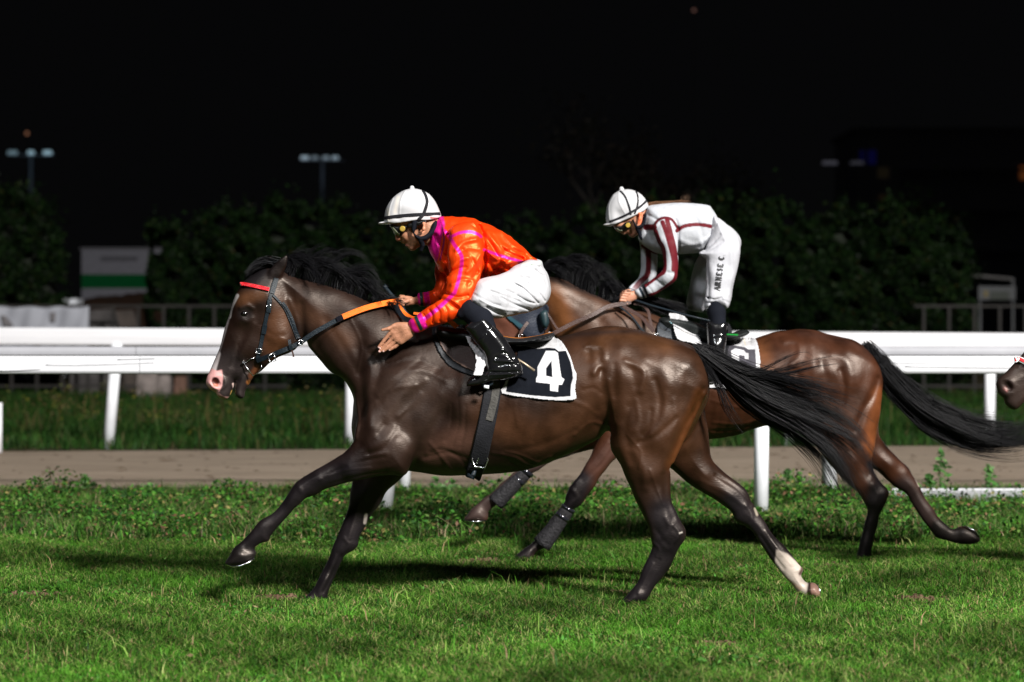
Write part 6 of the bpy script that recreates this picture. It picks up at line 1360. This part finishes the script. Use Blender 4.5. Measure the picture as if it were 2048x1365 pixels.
# ---------- hedges, trees
HEDGE = [(.008, .023, .0045, 5), (.005, .015, .0035, 5), (.015, .028, .0055, 1.6), (.03, .022, .006, .25), (.002, .005, .002, 5)]
def hedge(label, x0, x1, y, top, n, seed, depth=2.2, cat="hedge"):
    """top: list of (px, py) of its upper outline"""
    n = int(n * 2.4); R = np.random.default_rng(seed); root = empty("hedge", ((x0 + x1) / 2, y, 0), label, cat, "hedges behind the fence")
    tp = np.array(top, float); D = D0 + y
    tx = (tp[:, 0] - 1024) * D / FPX; tz = EYE - (tp[:, 1] - 640) * D / FPX
    X = R.uniform(x0, x1, n); H = np.interp(X, tx, tz); H = H + .12 * np.sin(X * 5) + .10 * np.sin(X * 13 + 2)
    u = R.uniform(0, 1, n) ** .7; Z = H * u; 
    edge = np.minimum(1, np.minimum(X - x0, x1 - X) / .6 + .35)
    lump = .22 * np.sin(X * 2.3 + Z * 1.7) + .16 * np.sin(X * 5.1 - Z * 4.3) + .10 * np.sin(X * 9.7 + Z * 8.1)
    Y = y - depth * .5 * edge * (1 - .5 * u ** 4) + lump + R.exponential(.16, n)
    P = np.stack([X, Y, Z], 1)
    m = int(n * .08); i = R.integers(0, n, m); P2 = P[i].copy(); P2[:, 2] = H[i] + R.exponential(.07, m) - .02; P2[:, 1] = y + R.uniform(-depth * .45, depth * .3, m)
    P = np.concatenate([P, P2]); hole = (np.sin(P[:, 0] * 7.1 + P[:, 2] * 5.3) + np.sin(P[:, 0] * 3.3 - P[:, 2] * 8.7) > 1.25); P = P[~hole]
    leaf_mesh("foliage", P, .085, HEDGE, R, None, None, None, parent=root)
    mb = MB()
    for k in range(max(2, int((x1 - x0) / 1.4))):
        x = x0 + (k + .5) * (x1 - x0) / max(2, int((x1 - x0) / 1.4)); mb.tube([(x, y, -.05), (x + R.normal() * .1, y, 1.2), (x + R.normal() * .2, y, 2.2)], [.07, .05, .03], n=6)
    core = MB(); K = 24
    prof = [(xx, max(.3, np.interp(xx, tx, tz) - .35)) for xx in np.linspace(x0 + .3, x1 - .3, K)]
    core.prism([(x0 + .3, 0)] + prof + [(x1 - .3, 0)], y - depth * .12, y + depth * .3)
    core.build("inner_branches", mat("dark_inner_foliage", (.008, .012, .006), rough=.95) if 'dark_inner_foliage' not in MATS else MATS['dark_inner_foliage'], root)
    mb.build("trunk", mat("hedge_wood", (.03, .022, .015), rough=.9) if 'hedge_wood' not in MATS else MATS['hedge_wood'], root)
    return root
HYY = 37.0; hx = lambda p: (p - 1024) * (D0 + HYY) / FPX
hedge("tall rounded bush at the left edge behind the banner", hx(-180), hx(130), HYY, [(-180, 370), (0, 375), (30, 388), (60, 400), (75, 420), (100, 432), (118, 470), (130, 520), (134, 560)], 13000, 201)
hedge("long dark hedge behind the leading horse's head", hx(298), hx(770), HYY, [(290, 560), (300, 480), (325, 468), (360, 462), (400, 455), (450, 440), (520, 425), (600, 415), (650, 425), (720, 440), (770, 455)], 30000, 202)
hedge("lower dark hedge between the two jockeys", hx(750), hx(1120), HYY + 2.5, [(750, 470), (850, 480), (950, 470), (1050, 455), (1120, 470)], 15000, 203)
hedge("dark hedge behind the jockey in white", hx(1095), hx(1560), HYY, [(1095, 470), (1130, 455), (1200, 440), (1300, 430), (1380, 425), (1450, 412), (1520, 415), (1560, 422)], 26000, 204)
hedge("dark hedge at the right, ending before the small stand", hx(1540), hx(1950), HYY + .3, [(1540, 425), (1590, 432), (1620, 445), (1700, 430), (1760, 425), (1820, 440), (1870, 450), (1920, 500), (1950, 560)], 22000, 205)
def tree(label, px, y, ztop, rad, seed, n=5200, bare=False, cols=None, ls=.16):
    R = np.random.default_rng(seed); x = W(px, 0, y)[0]; root = empty("tree", (x, y, 0), label, "tree", "trees far behind the hedges")
    mb = MB(); tips = []
    def limb(p, d, L, r, lvl):
        q = [Vector(p)]; dd = Vector(d).normalized()
        for k in range(4): dd = (dd + Vector(R.normal(size=3)) * .14 + Vector((0, 0, .05))).normalized(); q.append(q[-1] + dd * L / 4)
        mb.tube(q, [r, r * .9, r * .78, r * .66, r * .5], n=6)
        if lvl == 0: tips.append(q[-1]); tips.append(q[-2]); return
        for k in range(4 if lvl > 1 else 3):
            a = R.uniform(0, 6.28); s_ = q[2 + k % 3]; limb(s_, dd * .9 + Vector((math.cos(a), math.sin(a), .35)) * .8, L * .62, r * .5, lvl - 1)
    limb((x, y, -.1), (0, 0, 1), ztop * .45, rad * .055, 3)
    mb.build("trunk", mat("bark", (.014, .011, .009), rough=.9) if 'bark' not in MATS else MATS['bark'], root, smooth=True)
    T_ = np.array([t[:] for t in tips]); P = T_[R.integers(0, len(T_), n)] + R.normal(size=(n, 3)) * rad * .13
    leaf_mesh("crown", P, ls, cols or HEDGE, R, None, None, None, parent=root)
tree("tall thin-crowned tree rising above the head of the jockey in white", 1240, 62, 9.0, 3.2, 301, n=3800, cols=[(.017, .013, .010, 1), (.009, .009, .006, 1)])
tree("bushy dark tree right of the thin-crowned one", 1340, 66, 7.5, 3.0, 302, n=4200, cols=[(.009, .009, .006, 1), (.006, .008, .004, 1)])
tree("low dark tree behind the right end of the hedges", 1890, 58, 5.6, 2.8, 303, n=4500)
tree("young dark tree above the bush at the left edge", 20, 56, 5.2, 2.0, 304, n=3600)

# ---------- things beyond
def panel_stand():
    y = 62.0; r = empty("white_container", (W(235, 0, y)[0], y, 0), "grey-white container with a broad green stripe beyond the fence at the left", "container")
    x0, _, z1 = W(163, 499, y); x1, _, z0 = W(330, 592, y); zs = [W(0, p, y)[2] for p in (549, 577)]
    wm = mat("container_white", (.075, .075, .095), rough=.6); gm = mat("container_green", (.001, .045, .012), rough=.9, spec=.05)
    mb = MB(); mb.box((x0, y, -.02), (x1, y + 2.4, z1)); mb.build("wall", wm, r)
    mb = MB(); mb.box((x0, y - .006, zs[1]), (x1, y - .002, zs[0])); mb.build("stripe", gm, r)
    mb = MB(); mb.box((W(202, 0, y)[0], y - .03, W(0, 522, y)[2]), (W(275, 0, y)[0], y - .002, W(0, 513, y)[2])); mb.build("vent", mat("dark_vent", (.02, .02, .03)), r)
    mb = MB(); mb.box((x0 - .05, y - .05, z1), (x1 + .05, y + 2.45, z1 + .05)); mb.build("roof_edge", mat("dark_roof_edge", (.05, .05, .06)), r)
panel_stand()
y = 50.0; R = np.random.default_rng(8); xs = np.linspace(W(125, 0, y)[0], W(360, 0, y)[0], 40); V = []; Q = []
for i, x in enumerate(xs):
    u = i / 39
    for j in range(16):
        t = j / 15; hgt = W(0, float(np.interp(125 + 235 * u, [125, 150, 175, 205, 240, 270, 300, 330, 360], [700, 606, 598, 592, 591, 586, 583, 590, 660])), y)[2] * math.sin(t * math.pi) ** .8
        V.append((x, y - 2 + 4 * t, max(-.02, hgt) + R.normal() * .015))
for i in range(39):
    for j in range(15): Q.append((i * 16 + j, (i + 1) * 16 + j, (i + 1) * 16 + j + 1, i * 16 + j + 1))
me = bpy.data.meshes.new("soil_mound"); me.from_pydata(V, [], Q); me.update(); o = link("soil_mound", me, ground_mat("mound_soil", [(.012, .006, .003), (.024, .011, .006)], 2), None); tag(o, "heap of brown soil in front of the striped container", "soil heap")
mb = MB(); y = 47; a = W(122, 609, y); c = W(154, 598, y); mb.box((a[0], y, a[2]), (c[0], y + .8, c[2])); mb.box((a[0] + .03, y + .1, -.02), (a[0] + .08, y + .2, a[2])); mb.box((c[0] - .08, y + .1, -.02), (c[0] - .03, y + .2, a[2]))
o = mb.build("white_table", mat("white_table_top", (.75, .78, .85)), None); tag(o, "small white table beside the heap of soil", "table")
def lamp_pole(label, px, py, y, heads, em, pole_py=None, name="floodlight_pole"):
    x, _, z = W(px, py, y); r = empty(name, (x, y, 0), label, "light pole", "distant light poles")
    mb = MB(); mb.tube([(x, y, -.05), (x, y, z - .1)], [.14, .09], n=10); mb.build("pole", mat("galvanised_pole", (.22, .22, .26), rough=.5) if 'galvanised_pole' not in MATS else MATS['galvanised_pole'], r, smooth=True)
    if em[0] < .7:
        L = bpy.data.lights.new("pole_lamp", 'POINT'); L.energy = 6; L.color = em; L.shadow_soft_size = .2
        lo = bpy.data.objects.new("pole_lamp", L); lo.location = (x, y - 1.2, z - .6); COL.objects.link(lo)
    hw = max(abs(h[0]) for h in heads) + .3; mb = MB(); mb.box((x - hw, y - .05, z - .12), (x + hw, y + .05, z - .04)); mb.build("crossbar", MATS['galvanised_pole'], r)
    for i, (dx, w, k) in enumerate(heads):
        mb = MB(); mb.prism([(x + dx - w, z - .03), (x + dx + w, z - .03), (x + dx + w * .85, z + .16), (x + dx - w * .85, z + .16)], y - .15, y + .15)
        mm = mat("lamp_face", (.5, .5, .5), emit=(em, k)); mb.build("lamp_head", mm, r)
lamp_pole("tall light pole with three lamp heads above the bush at the left", 62, 308, 118, [(-1.0, .26, .16), (0, .16, .36), (.9, .22, .42)], (.55, .85, 1.0))
lamp_pole("light pole with a row of dim lamp heads above the long hedge", 645, 318, 130, [(-1.05, .24, .34), (-.45, .2, .12), (.2, .2, .16), (.75, .2, .26)], (.65, .85, 1.0))
lamp_pole("faint light pole with two dim heads at the right", 1697, 328, 130, [(-1.1, .45, .05), (.5, .4, .03)], (.8, .8, 1.0))
def glow(name, px, py, y, r_, em, k, label, cat="lamp"):
    x, yy_, z = W(px, py, y); R_ = empty(name, (x, y, 0), label, cat, "distant street lamps")
    mb = MB(); mb.tube([(x, y + .05, -.05), (x, y + .05, z - r_)], [.012, .010], n=6); mb.build("pole", mat("dark_pole", (.008, .008, .008), spec=.1, rough=.9), R_, smooth=True)
    mb = MB(); mb.tube([(x, y, z - r_), (x, y, z - r_ * .5), (x, y, z + r_ * .5), (x, y, z + r_)], [r_ * .5, r_, r_, r_ * .5], n=12); mb.build("lamp_head", mat("lamp_glow", (.3, .2, .1), emit=(em, k)), R_, smooth=True)
glow("street_lamp", 54, 267, 150, .11, (1, .45, .25), .22, "dim reddish lamp high above the left light pole")
glow("street_lamp", 60, 446, 90, .09, (1, .5, .15), .55, "small orange lamp glowing through the bush at the left")
glow("street_lamp", 1374, 399, 70, .15, (1, .62, .42), .50, "pinkish globe lamp just above the back of the jockey in white")
glow("street_lamp", 1388, 21, 150, .10, (1, .5, .4), .12, "tiny reddish lamp near the top of the picture")
def stand():
    y = 52.0; r = empty("market_stand", (W(1993, 0, y)[0], y, 0), "small white stand under a flat roof beyond the fence at the right", "stand")
    wm = mat("stand_white", (.075, .08, .09)); mb = MB(); a = W(1957, 600, y); c = W(2031, 573, y)
    mb.box((a[0], y, a[2]), (c[0], y + .1, c[2])); mb.build("counter_panel", wm, r)
    mb = MB(); mb.box((W(1968, 0, y)[0], y - .03, W(0, 594, y)[2]), (W(1975, 0, y)[0], y - .005, W(0, 582, y)[2])); mb.build("yellow_label", mat("yellow_label", (.2, .14, .01)), r)
    mb = MB(); mb.box((W(1980, 0, y)[0], y - .03, W(0, 600, y)[2]), (W(2018, 0, y)[0], y - .005, W(0, 583, y)[2])); mb.build("opening", mat("dark_opening", (.01, .02, .01)), r)
    mb = MB(); a = W(1932, 549, y); c = W(2015, 556, y)
    mb.V = [(a[0], y - .6, a[2]), (c[0], y - .6, c[2]), (c[0], y + 1.0, c[2]), (a[0], y + 1.0, a[2]), (a[0], y - .6, a[2] - .07), (c[0], y - .6, c[2] - .07), (c[0], y + 1.0, c[2] - .07), (a[0], y + 1.0, a[2] - .07)]
    mb.Fc = [(0, 1, 2, 3), (7, 6, 5, 4), (0, 4, 5, 1), (1, 5, 6, 2), (2, 6, 7, 3), (3, 7, 4, 0)]; mb.build("roof", mat("stand_roof", (.05, .045, .045)), r)
    for p in (1962, 2028):
        mb = MB(); x = W(p, 0, y)[0]; mb.box((x - .03, y + .12, -.02), (x + .03, y + .18, W(0, 556, y)[2])); mb.build("leg", wm, r)
stand()
def block_flats():
    y = 160.0; x0 = W(1715, 0, y)[0]; x1 = x0 + 34; z1 = W(0, 262, y)[2]
    r = empty("apartment_building", ((x0 + x1) / 2, y, 0), "dark apartment block barely visible at the upper right with few dim windows", "building")
    wm = mat("dark_plaster", (.6, .6, .65), rough=.9); mb = MB(); mb.box((x0, y, -.1), (x1, y + 12, z1)); mb.build("wall", wm, r)
    mb = MB(); mb.box((x0 - .3, y - .4, z1), (x1 + .3, y + 12.3, z1 + .25)); mb.build("roof", wm, r)
    for (a, b2, c, d, em, k) in [(1719, 301, 1729, 329, (.08, .08, 1), .012), (1736, 301, 1752, 329, (.08, .08, 1), .016), (2039, 332, 2060, 360, (1, .3, .08), .05), (1755, 335, 1778, 357, (.9, .7, .4), .006), (1757, 390, 1780, 408, (.9, .6, .3), .006)]:
        mb = MB(); p = W(a, d, y); q = W(c, b2, y); mb.box((p[0], y - .02, p[2]), (q[0], y - .004, q[2])); mb.build("window", mat("lit_window", (.02, .02, .02), emit=(em, k)), r)
    for f_ in range(4):
        mb = MB(); z = z1 - 2.9 * (f_ + 1); mb.box((x0 + 3, y - 1.0, z), (x1 - 1, y - .004, z + .15)); mb.build("balcony", wm, r)
block_flats()
# weathering seams along the lower rail
sm = mat("grey_seam", (.50, .50, .52), rough=.8)
for P in ([(92, 730), (150, 730.5), (220, 729), (308, 725.5)], [(0, 742), (40, 741), (80, 739)], [(235, 719), (290, 717.5), (310, 717)], [(1810, 733), (1900, 735), (2040, 736)], [(1780, 726), (1860, 727)]):
    mb = MB(); mb.tube([Vector(W(a, c, 4.95 - .0515)) for a, c in crom(P, 4)], .0035, n=5); mb.build("seam", sm, RAIL1, smooth=True)
